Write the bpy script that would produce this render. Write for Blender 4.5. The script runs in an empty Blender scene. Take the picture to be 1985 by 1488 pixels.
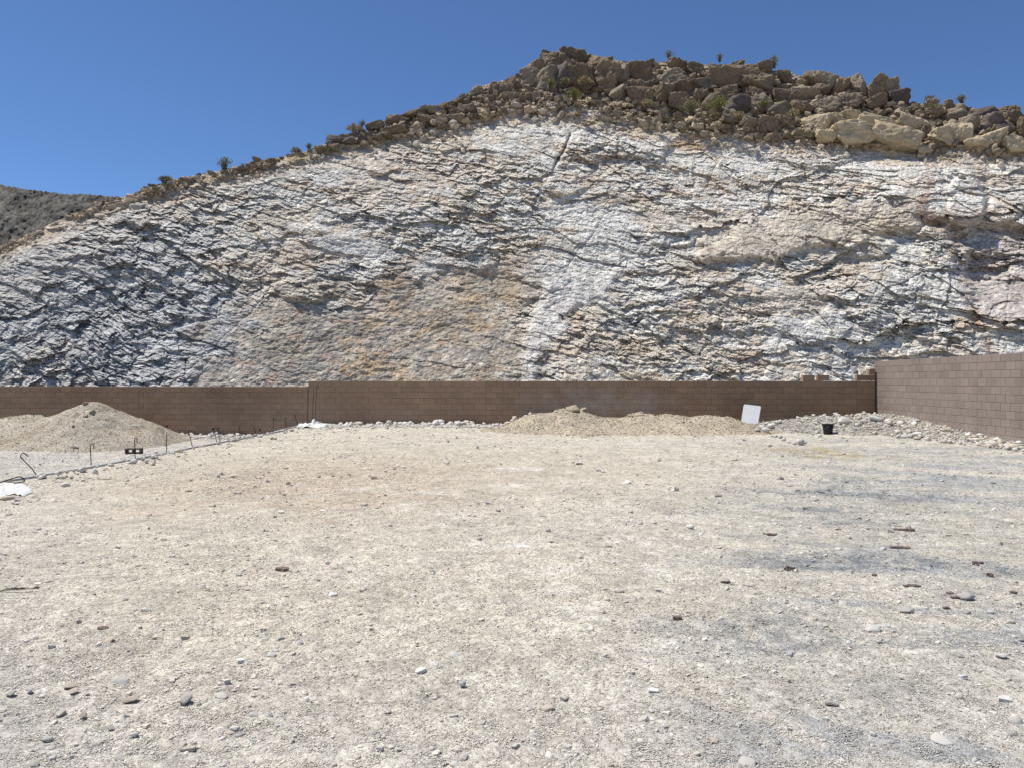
import bpy, math, random
import numpy as np
from mathutils import Vector, Matrix, Euler
R = math.radians
SC = bpy.context.scene
COL = SC.collection
rng = np.random.default_rng(7)
random.seed(7)

# ------------------------------------------------------------------ camera, light, exposure
CAMZ = 1.6                      # eye height above the dirt lot
F = 1500.0 / 1985.0             # focal length in picture widths
cam_d = bpy.data.cameras.new('camera'); cam = bpy.data.objects.new('camera', cam_d); COL.objects.link(cam)
cam.location = (0, 0, CAMZ); cam.rotation_euler = (R(90), 0, 0)
cam_d.sensor_width = 36.0; cam_d.lens = 36.0 * F
cam_d.shift_y = -6.0 / 1985.0
cam_d.clip_start = 0.1; cam_d.clip_end = 6000
SC.camera = cam

SUN = Vector((-0.40, 0.09, 0.90)).normalized()      # direction towards the sun
elev = math.asin(SUN.z); azim = math.atan2(SUN.x, SUN.y)
w = bpy.data.worlds.new('World'); SC.world = w; w.use_nodes = True
nt = w.node_tree; nt.nodes.clear()
sky = nt.nodes.new('ShaderNodeTexSky'); sky.sky_type = 'NISHITA'; sky.sun_disc = False
sky.sun_elevation = elev; sky.sun_rotation = azim
sky.altitude = 2500; sky.air_density = 1.0; sky.dust_density = 0.0; sky.ozone_density = 10.0
bg = nt.nodes.new('ShaderNodeBackground'); bg.inputs['Strength'].default_value = 0.113
out = nt.nodes.new('ShaderNodeOutputWorld')
nt.links.new(sky.outputs[0], bg.inputs[0]); nt.links.new(bg.outputs[0], out.inputs[0])
sd = bpy.data.lights.new('sun', 'SUN'); sd.energy = 5.0; sd.angle = R(0.53); sd.color = (1.0, 0.955, 0.88)
so = bpy.data.objects.new('sun', sd); COL.objects.link(so)
so.rotation_euler = SUN.to_track_quat('Z', 'Y').to_euler(); so.location = (-20, 10, 40)
SC.view_settings.view_transform = 'Standard'; SC.view_settings.look = 'None'
SC.view_settings.exposure = 0.16; SC.view_settings.gamma = 1.0
SC.view_settings.use_curve_mapping = False

# ------------------------------------------------------------------ helpers: picture measurements -> world
def PX(x): return (x - 992.5) / 1500.0            # X / Y
def PZ(y): return (738.0 - y) / 1500.0            # (Z - CAMZ) / Y
def pt(x, y, Y): return Vector((PX(x) * Y, Y, CAMZ + PZ(y) * Y))

# ------------------------------------------------------------------ numpy noise
def _h(ix, iy, s):
    n = (ix.astype(np.int64) * 374761393 + iy.astype(np.int64) * 668265263 + s * 974634777) & 0xFFFFFFFF
    n = ((n ^ (n >> 13)) * 1274126177) & 0xFFFFFFFF
    n = (n ^ (n >> 16)) & 0xFFFFFFFF
    n = (n * 2246822519) & 0xFFFFFFFF
    n = n ^ (n >> 15)
    return (n & 0xFFFFFF) / float(0xFFFFFF)
def vnoise(x, y, s=0):
    x0 = np.floor(x); y0 = np.floor(y); fx = x - x0; fy = y - y0
    fx = fx * fx * fx * (fx * (fx * 6 - 15) + 10); fy = fy * fy * fy * (fy * (fy * 6 - 15) + 10)
    a = _h(x0, y0, s); b = _h(x0 + 1, y0, s); c = _h(x0, y0 + 1, s); d = _h(x0 + 1, y0 + 1, s)
    return (a + (b - a) * fx) * (1 - fy) + (c + (d - c) * fx) * fy - 0.5
def fbm(x, y, s=0, o=4, g=0.5, l=2.03):
    r = np.zeros(np.shape(x)); a = 1.0
    for k in range(o):
        r = r + a * vnoise(x, y, s + k * 17); x = x * l + 3.7; y = y * l + 1.3; a *= g
    return r * 1.4
def sstep(a, b, x):
    t = np.clip((x - a) / (b - a), 0, 1); return t * t * (3 - 2 * t)
def worley(x, y, s=0, jit=0.9):
    """F1, F2, cell id values r1,r2,r3 and offset from the nearest cell centre"""
    x0 = np.floor(x); y0 = np.floor(y)
    f1 = np.full(x.shape, 9.0); f2 = np.full(x.shape, 9.0)
    bx = np.zeros(x.shape); by = np.zeros(x.shape); dx1 = np.zeros(x.shape); dy1 = np.zeros(x.shape)
    for i in (-1, 0, 1):
        for j in (-1, 0, 1):
            cx = x0 + i; cy = y0 + j
            px = cx + 0.5 + (_h(cx, cy, s) - 0.5) * jit; py = cy + 0.5 + (_h(cx, cy, s + 1) - 0.5) * jit
            dx = x - px; dy = y - py; d = np.sqrt(dx * dx + dy * dy)
            n1 = d < f1
            f2 = np.where(n1, f1, np.minimum(f2, d)); f1 = np.where(n1, d, f1)
            bx = np.where(n1, cx, bx); by = np.where(n1, cy, by)
            dx1 = np.where(n1, dx, dx1); dy1 = np.where(n1, dy, dy1)
    return f1, f2, _h(bx, by, s + 2), _h(bx, by, s + 3), _h(bx, by, s + 4), dx1, dy1

# ------------------------------------------------------------------ object helpers
def props(o, label=None, cat=None, group=None, kind=None):
    if label: o['label'] = label
    if cat: o['category'] = cat
    if group: o['group'] = group
    if kind: o['kind'] = kind
    return o
def link(name, me, mat=None, parent=None):
    if mat is not None and len(me.materials) == 0: me.materials.append(mat)
    o = bpy.data.objects.new(name, me); COL.objects.link(o)
    if parent is not None: o.parent = parent
    return o
def mesh_np(name, V, Fq, smooth=True, col=None):
    """vertices (n,3), faces (m,k) all the same size"""
    me = bpy.data.meshes.new(name)
    V = np.asarray(V, dtype=np.float32); Fq = np.asarray(Fq, dtype=np.int32)
    k = Fq.shape[1]
    me.vertices.add(len(V)); me.vertices.foreach_set('co', V.ravel())
    me.loops.add(Fq.size); me.loops.foreach_set('vertex_index', Fq.ravel())
    me.polygons.add(len(Fq)); me.polygons.foreach_set('loop_start', np.arange(0, Fq.size, k, dtype=np.int32))
    me.polygons.foreach_set('loop_total', np.full(len(Fq), k, dtype=np.int32))
    if smooth: me.polygons.foreach_set('use_smooth', np.ones(len(Fq), dtype=bool))
    if col is not None:
        a = me.color_attributes.new('Col', 'FLOAT_COLOR', 'POINT')
        c = np.ones((len(V), 4), dtype=np.float32); c[:, :3] = col
        a.data.foreach_set('color', c.ravel())
    me.update(calc_edges=True)
    return me
def grid_faces(nr, nc):
    i = np.arange((nr - 1) * (nc - 1)); r = i // (nc - 1); c = i % (nc - 1); a = r * nc + c
    return np.stack([a, a + 1, a + nc + 1, a + nc], 1)
class MB:
    def __init__(s): s.v = []; s.f = []
    def add(s, v, f):
        n = len(s.v); s.v += [tuple(p) for p in v]; s.f += [tuple(i + n for i in q) for q in f]
    def box(s, lo, hi, bev=0.0):
        x0, y0, z0 = lo; x1, y1, z1 = hi
        s.add([(x0,y0,z0),(x1,y0,z0),(x1,y1,z0),(x0,y1,z0),(x0,y0,z1),(x1,y0,z1),(x1,y1,z1),(x0,y1,z1)],
              [(0,3,2,1),(4,5,6,7),(0,1,5,4),(1,2,6,5),(2,3,7,6),(3,0,4,7)])
    def tube(s, pts, r, n=6, r2=None):
        pts = [Vector(p) for p in pts]; rings = []; up = Vector((0, 0, 1))
        m = len(pts)
        for i, p in enumerate(pts):
            d = (pts[min(i + 1, m - 1)] - pts[max(i - 1, 0)]).normalized()
            ref = Vector((0.9, 0.43, 0.05)) if abs(d.z) > 0.8 else up
            u = d.cross(ref).normalized(); v = d.cross(u).normalized()
            rr = r if r2 is None else r + (r2 - r) * i / (m - 1)
            rings.append([p + (u * math.cos(t) + v * math.sin(t)) * rr for t in [2 * math.pi * k / n for k in range(n)]])
        V = [q for rg in rings for q in rg]; Fc = []
        for i in range(m - 1):
            for k in range(n):
                a = i * n + k; b = i * n + (k + 1) % n
                Fc.append((a, b, b + n, a + n))
        Fc.append(tuple(range(n))[::-1]); Fc.append(tuple((m - 1) * n + k for k in range(n)))
        s.add(V, Fc)
    def build(s, name, mat, parent=None, smooth=False):
        me = bpy.data.meshes.new(name); me.from_pydata(s.v, [], s.f); me.update()
        if smooth:
            me.polygons.foreach_set('use_smooth', np.ones(len(me.polygons), dtype=bool))
        return link(name, me, mat, parent)
def empty(name, loc=(0, 0, 0), rz=0):
    o = bpy.data.objects.new(name, None); COL.objects.link(o); o.location = loc; o.rotation_euler = (0, 0, rz)
    o.empty_display_size = 0.3
    return o

# ------------------------------------------------------------------ materials
def mat_new(name, rough=0.9):
    m = bpy.data.materials.new(name); m.use_nodes = True
    b = m.node_tree.nodes['Principled BSDF']; b.inputs['Roughness'].default_value = rough
    b.inputs['Specular IOR Level'].default_value = 0.25
    return m, m.node_tree, b
def N(nt, t, **k):
    n = nt.nodes.new(t)
    for a, v in k.items(): setattr(n, a, v)
    return n
def noise(nt, vec, scale, detail=4, rough=0.6):
    n = N(nt, 'ShaderNodeTexNoise'); n.inputs['Scale'].default_value = scale; n.inputs['Detail'].default_value = detail
    n.inputs['Roughness'].default_value = rough; nt.links.new(vec, n.inputs['Vector']); return n.outputs['Fac']
def maprange(nt, v, a, b, c, d):
    n = N(nt, 'ShaderNodeMapRange'); nt.links.new(v, n.inputs[0])
    for i, x in enumerate((a, b, c, d)): n.inputs[i + 1].default_value = x
    return n.outputs[0]
def mixc(nt, fac, a, b, mode='MIX'):
    n = N(nt, 'ShaderNodeMix', data_type='RGBA', blend_type=mode)
    if isinstance(fac, (int, float)): n.inputs[0].default_value = fac
    else: nt.links.new(fac, n.inputs[0])
    for idx, c in ((6, a), (7, b)):
        if isinstance(c, tuple): n.inputs[idx].default_value = (*c, 1)
        else: nt.links.new(c, n.inputs[idx])
    return n.outputs[2]
def mulv(nt, col, fac):
    n = N(nt, 'ShaderNodeVectorMath', operation='SCALE'); nt.links.new(col, n.inputs[0]); nt.links.new(fac, n.inputs['Scale'])
    return n.outputs[0]
def bump(nt, b, h, strength, dist):
    n = N(nt, 'ShaderNodeBump'); n.inputs['Strength'].default_value = strength; n.inputs['Distance'].default_value = dist
    nt.links.new(h, n.inputs['Height']); nt.links.new(n.outputs[0], b.inputs['Normal'])
def rock_mat(name, base=None, attr=None, s1=3.0, s2=14.0, var=0.35, bd=0.05, bs=0.6, rand=0.0, tint=None, tints=0.6, coord='pos'):
    m, nt, b = mat_new(name)
    if coord == 'pos': vec = N(nt, 'ShaderNodeNewGeometry').outputs['Position']
    else: vec = N(nt, 'ShaderNodeTexCoord').outputs['Object']
    if attr:
        a = N(nt, 'ShaderNodeAttribute', attribute_name=attr[0], attribute_type=attr[1]); col = a.outputs['Color']
    else:
        c = N(nt, 'ShaderNodeRGB'); c.outputs[0].default_value = (*base, 1); col = c.outputs[0]
    n1 = noise(nt, vec, s1, 6, 0.65); n2 = noise(nt, vec, s2, 5, 0.7)
    if tint: col = mixc(nt, maprange(nt, n1, 0.52, 0.68, 0, tints), col, tint)
    f = maprange(nt, n1, 0.3, 0.7, 1 - var * 0.6, 1 + var * 0.6)
    col = mulv(nt, col, f)
    col = mulv(nt, col, maprange(nt, n2, 0.3, 0.7, 1 - var * 0.5, 1 + var * 0.5))
    if rand > 0:
        oi = N(nt, 'ShaderNodeObjectInfo')
        col = mulv(nt, col, maprange(nt, oi.outputs['Random'], 0, 1, 1 - rand, 1 + rand))
    nt.links.new(col, b.inputs['Base Color'])
    ad = N(nt, 'ShaderNodeMath', operation='ADD'); nt.links.new(n1, ad.inputs[0]); nt.links.new(n2, ad.inputs[1])
    bump(nt, b, ad.outputs[0], bs, bd)
    return m
M = {}
M['hill'] = rock_mat('cut_rock', attr=('Col', 'GEOMETRY'), s1=2.4, s2=11.0, var=0.26, bd=0.05, bs=0.6)
M['ground'] = rock_mat('lot_dirt', attr=('Col', 'GEOMETRY'), s1=9.0, s2=70.0, var=0.22, bd=0.012, bs=0.9)
def add_grit(m, scales=((34, 0.020), (85, 0.010)), amt=0.34):
    """grit of crushed rock: every grain has its own tone and stands a little proud"""
    nt = m.node_tree; b = nt.nodes['Principled BSDF']; col = b.inputs['Base Color'].links[0].from_socket
    pos = N(nt, 'ShaderNodeNewGeometry').outputs['Position']; nrm = b.inputs['Normal'].links[0].from_socket
    for sc, dist in scales:
        v = N(nt, 'ShaderNodeTexVoronoi'); v.inputs['Scale'].default_value = sc; nt.links.new(pos, v.inputs['Vector'])
        sp = N(nt, 'ShaderNodeSeparateColor'); nt.links.new(v.outputs['Color'], sp.inputs[0])
        col = mulv(nt, col, maprange(nt, sp.outputs[0], 0, 1, 1 - amt * 0.5, 1 + amt * 0.5))
        mh = N(nt, 'ShaderNodeMath', operation='MULTIPLY'); nt.links.new(maprange(nt, v.outputs['Distance'], 0.1, 0.6, 1, 0), mh.inputs[0]); nt.links.new(maprange(nt, sp.outputs[1], 0.3, 1, 0, 1), mh.inputs[1])
        bp = N(nt, 'ShaderNodeBump'); bp.inputs['Strength'].default_value = 0.9; bp.inputs['Distance'].default_value = dist
        nt.links.new(mh.outputs[0], bp.inputs['Height']); nt.links.new(nrm, bp.inputs['Normal']); nrm = bp.outputs[0]
    nt.links.new(col, b.inputs['Base Color']); nt.links.new(nrm, b.inputs['Normal'])
add_grit(M['ground']); add_grit(M['hill'], ((3.2, 0.10), (7.5, 0.06)), 0.22)
M['pebble'] = rock_mat('gravel', attr=('pcol', 'INSTANCER'), s1=20.0, s2=90.0, var=0.25, bd=0.004, bs=0.5)
M['cap'] = rock_mat('caprock', base=(0.235, 0.178, 0.115), s1=1.5, s2=7.0, var=0.55, bd=0.16, bs=1.0, rand=0.2, tint=(0.13, 0.10, 0.075))
M['capgrey'] = rock_mat('caprock_grey', base=(0.27, 0.222, 0.16), s1=1.5, s2=7.0, var=0.5, bd=0.16, bs=1.0, rand=0.2, tint=(0.15, 0.125, 0.095))
M['capdark'] = rock_mat('caprock_dark', base=(0.13, 0.105, 0.09), s1=1.6, s2=8.0, var=0.5, bd=0.1, bs=0.8, rand=0.2)
M['cream'] = rock_mat('cream_rock', base=(0.43, 0.35, 0.235), s1=0.8, s2=6.0, var=0.5, bd=0.1, bs=0.7, tint=(0.30, 0.23, 0.15), rand=0.12)
M['white'] = rock_mat('white_rock', base=(0.42, 0.395, 0.345), s1=2.0, s2=9.0, var=0.5, bd=0.12, bs=1.0, rand=0.15)
M['stone_pale'] = rock_mat('pale_stone', base=(0.60, 0.56, 0.49), s1=14, s2=60, var=0.35, bd=0.008, bs=0.7, rand=0.15, coord='obj')
M['stone_white'] = rock_mat('white_stone', base=(0.60, 0.57, 0.515), s1=14, s2=60, var=0.2, bd=0.006, bs=0.6, rand=0.1, coord='obj')
M['stone_grey'] = rock_mat('grey_stone', base=(0.50, 0.475, 0.43), s1=14, s2=60, var=0.4, bd=0.006, bs=0.7, rand=0.2, coord='obj')
M['stone_tan'] = rock_mat('tan_stone', base=(0.54, 0.46, 0.36), s1=14, s2=60, var=0.4, bd=0.006, bs=0.7, rand=0.2, coord='obj')
M['clod'] = rock_mat('hard_sand', base=(0.40, 0.33, 0.225), s1=9, s2=40, var=0.4, bd=0.02, bs=0.8, rand=0.1)
M['brick'] = rock_mat('broken_brick', base=(0.17, 0.12, 0.105), s1=20, s2=90, var=0.5, bd=0.004, bs=0.6, rand=0.25, coord='obj')
M['ridge'] = rock_mat('ridge_scrub', attr=('Col', 'GEOMETRY'), s1=0.35, s2=1.6, var=0.6, bd=0.35, bs=0.9)
M['pile'] = rock_mat('pile_dirt', attr=('Col', 'GEOMETRY'), s1=6.0, s2=40.0, var=0.25, bd=0.02, bs=0.9)
add_grit(M['pile'], ((22, 0.03), (50, 0.015)), 0.3)

def block_material(name, base, dusty=1.0):
    m, nt, b = mat_new(name, 0.92)
    pos = N(nt, 'ShaderNodeNewGeometry').outputs['Position']
    oi = N(nt, 'ShaderNodeObjectInfo')
    c = N(nt, 'ShaderNodeRGB'); c.outputs[0].default_value = (*base, 1); col = c.outputs[0]
    big = noise(nt, pos, 0.45, 3, 0.6)
    col = mixc(nt, maprange(nt, oi.outputs['Random'], 0.0, 1.0, 0.0, 0.9), col, tuple(v * k for v, k in zip(base, (1.25, 1.22, 1.22))))
    col = mulv(nt, col, maprange(nt, big, 0.35, 0.65, 0.88, 1.10))
    col = mulv(nt, col, maprange(nt, noise(nt, pos, 90, 3, 0.7), 0.3, 0.7, 0.86, 1.14))
    # pale dust splashed low on the wall and over the middle mound
    sep = N(nt, 'ShaderNodeSeparateXYZ'); nt.links.new(pos, sep.inputs[0])
    def mth(op, a, bb):
        n = N(nt, 'ShaderNodeMath', operation=op)
        for i, v in enumerate((a, bb)):
            if isinstance(v, (int, float)): n.inputs[i].default_value = v
            else: nt.links.new(v, n.inputs[i])
        return n.outputs[0]
    def blob(cx, cz, rx, rz):
        dx = mth('DIVIDE', mth('SUBTRACT', sep.outputs[0], cx), rx); dz = mth('DIVIDE', mth('SUBTRACT', sep.outputs[2], cz), rz)
        d = mth('ADD', mth('MULTIPLY', dx, dx), mth('MULTIPLY', dz, dz))
        return maprange(nt, d, 0.0, 1.0, 1.0, 0.0)
    sm = noise(nt, pos, 3.1, 6, 0.7); col = mixc(nt, maprange(nt, sm, 0.58, 0.74, 0, 0.30 * dusty), col, (0.40, 0.35, 0.31))
    dn = maprange(nt, noise(nt, pos, 1.6, 5, 0.62), 0.36, 0.66, 0.1, 1.0)
    d1 = mth('MULTIPLY', blob(2.9, 0.75, 3.1, 0.85), 0.95)
    d2 = mth('MULTIPLY', blob(-7.2, 0.1, 5.0, 0.8), 0.25)
    d3 = mth('MULTIPLY', blob(12.4, -0.1, 6.0, 0.75), 0.55)
    d4 = mth('MULTIPLY', blob(-17.0, 0.0, 4.0, 0.8), 0.2)
    d = mth('MAXIMUM', mth('MAXIMUM', d1, d2), mth('MAXIMUM', d3, d4))
    col = mixc(nt, mth('MULTIPLY', mth('MULTIPLY', d, dn), dusty), col, (0.42, 0.36, 0.30))
    nt.links.new(col, b.inputs['Base Color'])
    bump(nt, b, noise(nt, pos, 160, 3, 0.7), 0.5, 0.004)
    return m
M['block'] = block_material('brown_block', (0.285, 0.193, 0.122))  # shaded copy: blue taken out of the colour to offset skylight
M['block_right'] = block_material('brown_block_sunny', (0.235, 0.192, 0.160))  # sunlit copy of the same block colour, greyer than the shaded one
M['mortar'] = block_material('mortar', (0.165, 0.125, 0.10), 0.9)

def plain(name, col, rough=0.7, var=0.2, sc=30, metal=0.0):
    m, nt, b = mat_new(name, rough)
    vec = N(nt, 'ShaderNodeTexCoord').outputs['Object']
    n1 = noise(nt, vec, sc, 5, 0.6)
    c = N(nt, 'ShaderNodeRGB'); c.outputs[0].default_value = (*col, 1)
    nt.links.new(mulv(nt, c.outputs[0], maprange(nt, n1, 0.3, 0.7, 1 - var, 1 + var)), b.inputs['Base Color'])
    b.inputs['Metallic'].default_value = metal
    bump(nt, b, n1, 0.2, 0.003)
    return m
M['rebar'] = plain('rusty_rebar', (0.055, 0.036, 0.028), 0.8, 0.4, 60)
M['pot'] = plain('black_plastic', (0.018, 0.018, 0.020), 0.5, 0.3, 12)
M['board'] = plain('white_board', (0.72, 0.72, 0.71), 0.5, 0.04, 4)
M['plywood'] = plain('weathered_plywood', (0.30, 0.24, 0.15), 0.85, 0.3, 14)
M['form'] = plain('grey_form_board', (0.36, 0.38, 0.40), 0.85, 0.3, 10)
M['sheet'] = plain('white_plastic_sheet', (0.66, 0.665, 0.62), 0.45, 0.2, 7)
M['hole'] = plain('weep_hole', (0.012, 0.010, 0.010), 0.9, 0.1, 10)
M['cmu'] = plain('old_cinder_block', (0.13, 0.10, 0.085), 0.95, 0.35, 20)
M['slat'] = plain('yellow_wood', (0.58, 0.52, 0.30), 0.8, 0.2, 20)
M['stem'] = plain('shrub_stem', (0.12, 0.09, 0.06), 0.9, 0.2, 20)
M['leafgreen'] = plain('green_leaves', (0.20, 0.21, 0.06), 0.7, 0.35, 5)
M['leafolive'] = plain('olive_leaves', (0.22, 0.21, 0.10), 0.7, 0.35, 5)
M['leafgrey'] = plain('grey_leaves', (0.24, 0.23, 0.16), 0.7, 0.3, 5)
M['drygrass'] = plain('dry_grass', (0.36, 0.29, 0.15), 0.8, 0.3, 5)
M['cyan'] = plain('cyan_cap', (0.10, 0.42, 0.48), 0.5, 0.1, 10)

# ================================================================== GROUND
# back wall line: distance as a function of X; footing line on the left
def wallY(X): return 27.55 - 0.0885 * X         # back wall face (12.5 -> 26.45, -7.4 -> 28.2, -19.5 -> 29.28)
def footX(Y): return -9.9 + 0.2 * (Y - 16.0)    # row of rebar dowels
def footZ(Y):                                   # top of the footing
    return np.interp(Y, [8, 15.5, 17.6, 20.3, 21.4, 23.8, 25.8, 26.7, 28.4], [-0.42, -0.42, -0.395, -0.32, -0.27, -0.21, -0.15, -0.08, 0.0])
def ground_h(X, Y):
    X = np.asarray(X, dtype=float); Y = np.asarray(Y, dtype=float)
    fx = footX(Y); fz = footZ(Y) + 0.02
    t = sstep(0.0, 5.5, X - fx)
    zr = fz * (1 - t)
    z = np.where(X > fx + 0.06, zr, np.where(X > fx - 0.10, fz - 0.03, -0.43))
    # a little rise of loose dirt heaped against the footing
    z = z + np.exp(-((X - fx - 0.45) / 0.35) ** 2) * 0.035 * sstep(14, 17, Y) * (X > fx)
    z = z + 0.02 * fbm(X * 0.35, Y * 0.35, 3, 3) + 0.04 * sstep(9, 13, X) * sstep(14, 20, Y)
    return z
def px_of(X, Y, Z):
    Yc = np.maximum(Y, 0.5)
    return 992.5 + 1500 * X / Yc, 738 - 1500 * (Z - CAMZ) / Yc
def ell(x, y, cx, cy, rx, ry, soft=1.0):
    d = ((x - cx) / rx) ** 2 + ((y - cy) / ry) ** 2
    return np.exp(-d * soft)
def lay(X, Y): # lay position of a lot stain: expressed in a perspective-free map (bearing, inverse distance)
    return px_of(X, Y, 0.0)
C_CREAM = np.array([0.55, 0.50, 0.405]); C_TAN = np.array([0.505, 0.44, 0.34]); C_WHITE = np.array([0.66, 0.63, 0.57])
C_GREY = np.array([0.37, 0.37, 0.36]); C_DARK = np.array([0.215, 0.225, 0.225]); C_RED = np.array([0.49, 0.395, 0.30]); C_COOL = np.array([0.515, 0.48, 0.42])
def ground_parts(X, Y):
    """weights of the kinds of dirt and gravel at a place"""
    x, y = lay(X, Y)
    n1 = fbm(X * 0.5, Y * 0.28, 41, 5, 0.6); n2 = fbm(X * 0.9 + 3, Y * 1.6, 42, 4, 0.6); n3 = fbm(X * 2.2, Y * 2.2, 43, 4, 0.6)
    xs = x + 60 * n1; ys = y + 30 * n2 * np.clip((y - 738) / 200, 0.2, 2)
    tan = 0.9 * ell(xs, ys, 480, 930, 420, 70) + 0.55 * ell(xs, ys, 900, 900, 500, 40) + 0.35 * ell(xs, ys, 500, 1150, 420, 160)
    red = 0.8 * ell(xs, ys, 600, 945, 300, 30) + 0.5 * ell(xs, ys, 820, 918, 260, 22) + 0.4 * ell(xs, ys, 360, 960, 220, 25)
    white = 0.9 * ell(xs, ys, 860, 985, 150, 26) + 0.8 * ell(xs, ys, 1040, 932, 110, 12) + 0.5 * ell(xs, ys, 1000, 1120, 330, 90) + 0.35 * ell(xs, ys, 1200, 860, 400, 20)
    white += 0.7 * sstep(0.12, 0.3, n2) * ell(xs, ys, 1100, 1080, 600, 260) * 0.8
    right = sstep(1150, 1750, xs + 0.35 * (y - 1000))
    grey = 0.85 * right * sstep(855, 915, ys) + 0.9 * ell(xs, ys, 1560, 860, 300, 16) * 0.4 + 0.6 * ell(xs, ys, 1900, 880, 240, 40)
    dark = 1.7 * ell(xs, ys, 1660, 952, 120, 16) + 0.6 * ell(xs, ys, 1500, 965, 200, 16) + 1.3 * ell(xs, ys, 1640, 1085, 120, 22) + 1.4 * ell(xs, ys, 1900, 1092, 120, 26) \
        + 0.8 * ell(xs, ys, 1750, 1000, 300, 20) + 0.75 * ell(xs, ys, 1520, 1210, 110, 35) + 0.6 * ell(xs, ys, 1700, 1330, 120, 40) + 0.5 * ell(xs, ys, 1280, 1215, 60, 25) + 0.35 * ell(xs, ys, 1300, 1020, 260, 25)
    strk = sstep(-0.06, 0.14, fbm(X * 0.38 + 9, Y * 1.35 + 0.3 * X, 47, 4, 0.55))     # wheel-swept streaks of clean dirt
    grey = grey * (0.35 + 0.65 * strk); dark = dark * (0.6 + 0.5 * strk)
    trk = np.zeros(x.shape)
    for T_, w_ in (([(1330, 1050), (1700, 1060), (1985, 1082), (2300, 1110)], 9), ([(1560, 1195), (1750, 1270), (1985, 1345), (2300, 1440)], 11), ([(1380, 985), (1700, 992), (1985, 1012), (2300, 1035)], 7),
                   ([(1700, 1018), (1985, 1046), (2300, 1080)], 6), ([(1250, 900), (1600, 905), (1985, 925)], 4.5), ([(1320, 1330), (1500, 1400), (1700, 1500)], 16)):
        T_ = np.array(T_, float); yl = np.interp(x, T_[:, 0], T_[:, 1]) + 12 * n1
        trk = np.maximum(trk, np.exp(-((y - yl) / w_) ** 2) * sstep(T_[0, 0] - 60, T_[0, 0] + 120, x))
    trk = trk * sstep(-0.35, 0.1, n2 + n3 * 0.5); grey = grey * (1 - 0.9 * trk); dark = dark * (1 - 0.9 * trk)
    yel = 0.95 * ell(x + 30 * n2, y - 0.06 * (x - 1590) + 8 * n3 + 5 * n2, 1590, 877, 115, 4.5)
    cool = sstep(1150, 1450, y) * 0.6 + 0.4 * (1 - sstep(0, 330, x)) 
    return [np.clip(v, 0, 1.3) for v in (tan, red, white, grey, dark, yel, cool)], n3
def ground_col(X, Y, fine=True):
    (tan, red, white, grey, dark, yel, cool), n3 = ground_parts(X, Y)
    sp_ = sstep(-0.25, 0.2, fbm(X * 8.5, Y * 6.0, 48, 5, 0.75)); dark = dark * (0.3 + 0.75 * sp_); grey = grey * (0.55 + 0.45 * sp_)
    white = white * sstep(-0.05, 0.25, fbm(X * 2.6, Y * 3.4, 49, 5, 0.65))
    c = np.empty(X.shape + (3,)); c[:] = C_CREAM
    def mx(c, k, w): w = np.clip(w, 0, 1)[..., None]; return c * (1 - w) + k * w
    c = mx(c, C_COOL, cool); c = mx(c, C_TAN, tan * 0.9); c = mx(c, C_RED, red * 0.8); c = mx(c, C_WHITE, white * (0.35 + n3 * 0.8))
    c = mx(c, np.array([0.47, 0.44, 0.385]), sstep(-0.1, -0.5, X - footX(Y)) * 0.85 * (Y > 12)); c = mx(c, C_GREY * 0.93, grey * 1.1); c = mx(c, C_DARK, dark * 0.8); c = mx(c, np.array([0.36, 0.29, 0.13]), yel)
    if fine: c = c * (1 + 0.12 * n3 + 0.20 * fbm(X * 9, Y * 9, 51, 4, 0.65))[..., None]
    return c
nU = 860
u_mid = np.linspace(-1, 1, nU)
side = np.array([1.06, 1.2, 1.5, 2.0, 3.0, 5.0, 9.0])
U = np.concatenate([-side[::-1], u_mid, side])
ydn = 1.0 / np.linspace(1 / 2.7, 1 / 28.6, 480)      # close rows near the camera, wide ones far away
ydn = np.sort(np.concatenate([ydn, np.linspace(18, 29.6, 60)]))
Yr = np.concatenate([np.linspace(-14, 2.4, 24), ydn, np.linspace(30.0, 52, 16)])
UU, YY = np.meshgrid(U, Yr)
XX = UU * np.maximum(4.0, 0.72 * YY + 1.2)
ZZ = ground_h(XX, YY)
ZZ = ZZ + 0.010 * fbm(XX * 3, YY * 3, 5, 4) + 0.006 * fbm(XX * 14, YY * 14, 9, 3)
tr = fbm(XX * 0.4, YY * 1.5 + 0.3 * XX, 47, 3); ZZ = ZZ + 0.012 * tr
ZZ = np.where((XX > footX(YY) - 0.25) & (XX < footX(YY) + 0.1) & (YY > 14), np.minimum(ZZ, footZ(YY) - 0.01), ZZ)
V = np.stack([XX, YY, ZZ], -1).reshape(-1, 3)
gme = mesh_np('ground', V, grid_faces(len(Yr), len(U)), True, ground_col(XX, YY).reshape(-1, 3))
props(link('ground', gme, M['ground']), kind='structure')
# the desert floor beyond, down to the horizon
s_ = 3000.0
tv = [(-s_, -s_, -0.9), (s_, -s_, -0.9), (s_, s_, -0.9), (-s_, s_, -0.9)]
tme = mesh_np('desert_floor', np.array(tv), np.array([[0, 1, 2, 3]]), False, np.array([[0.36, 0.30, 0.23]] * 4))
props(link('desert_floor', tme, M['ridge']), kind='structure')

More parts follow.
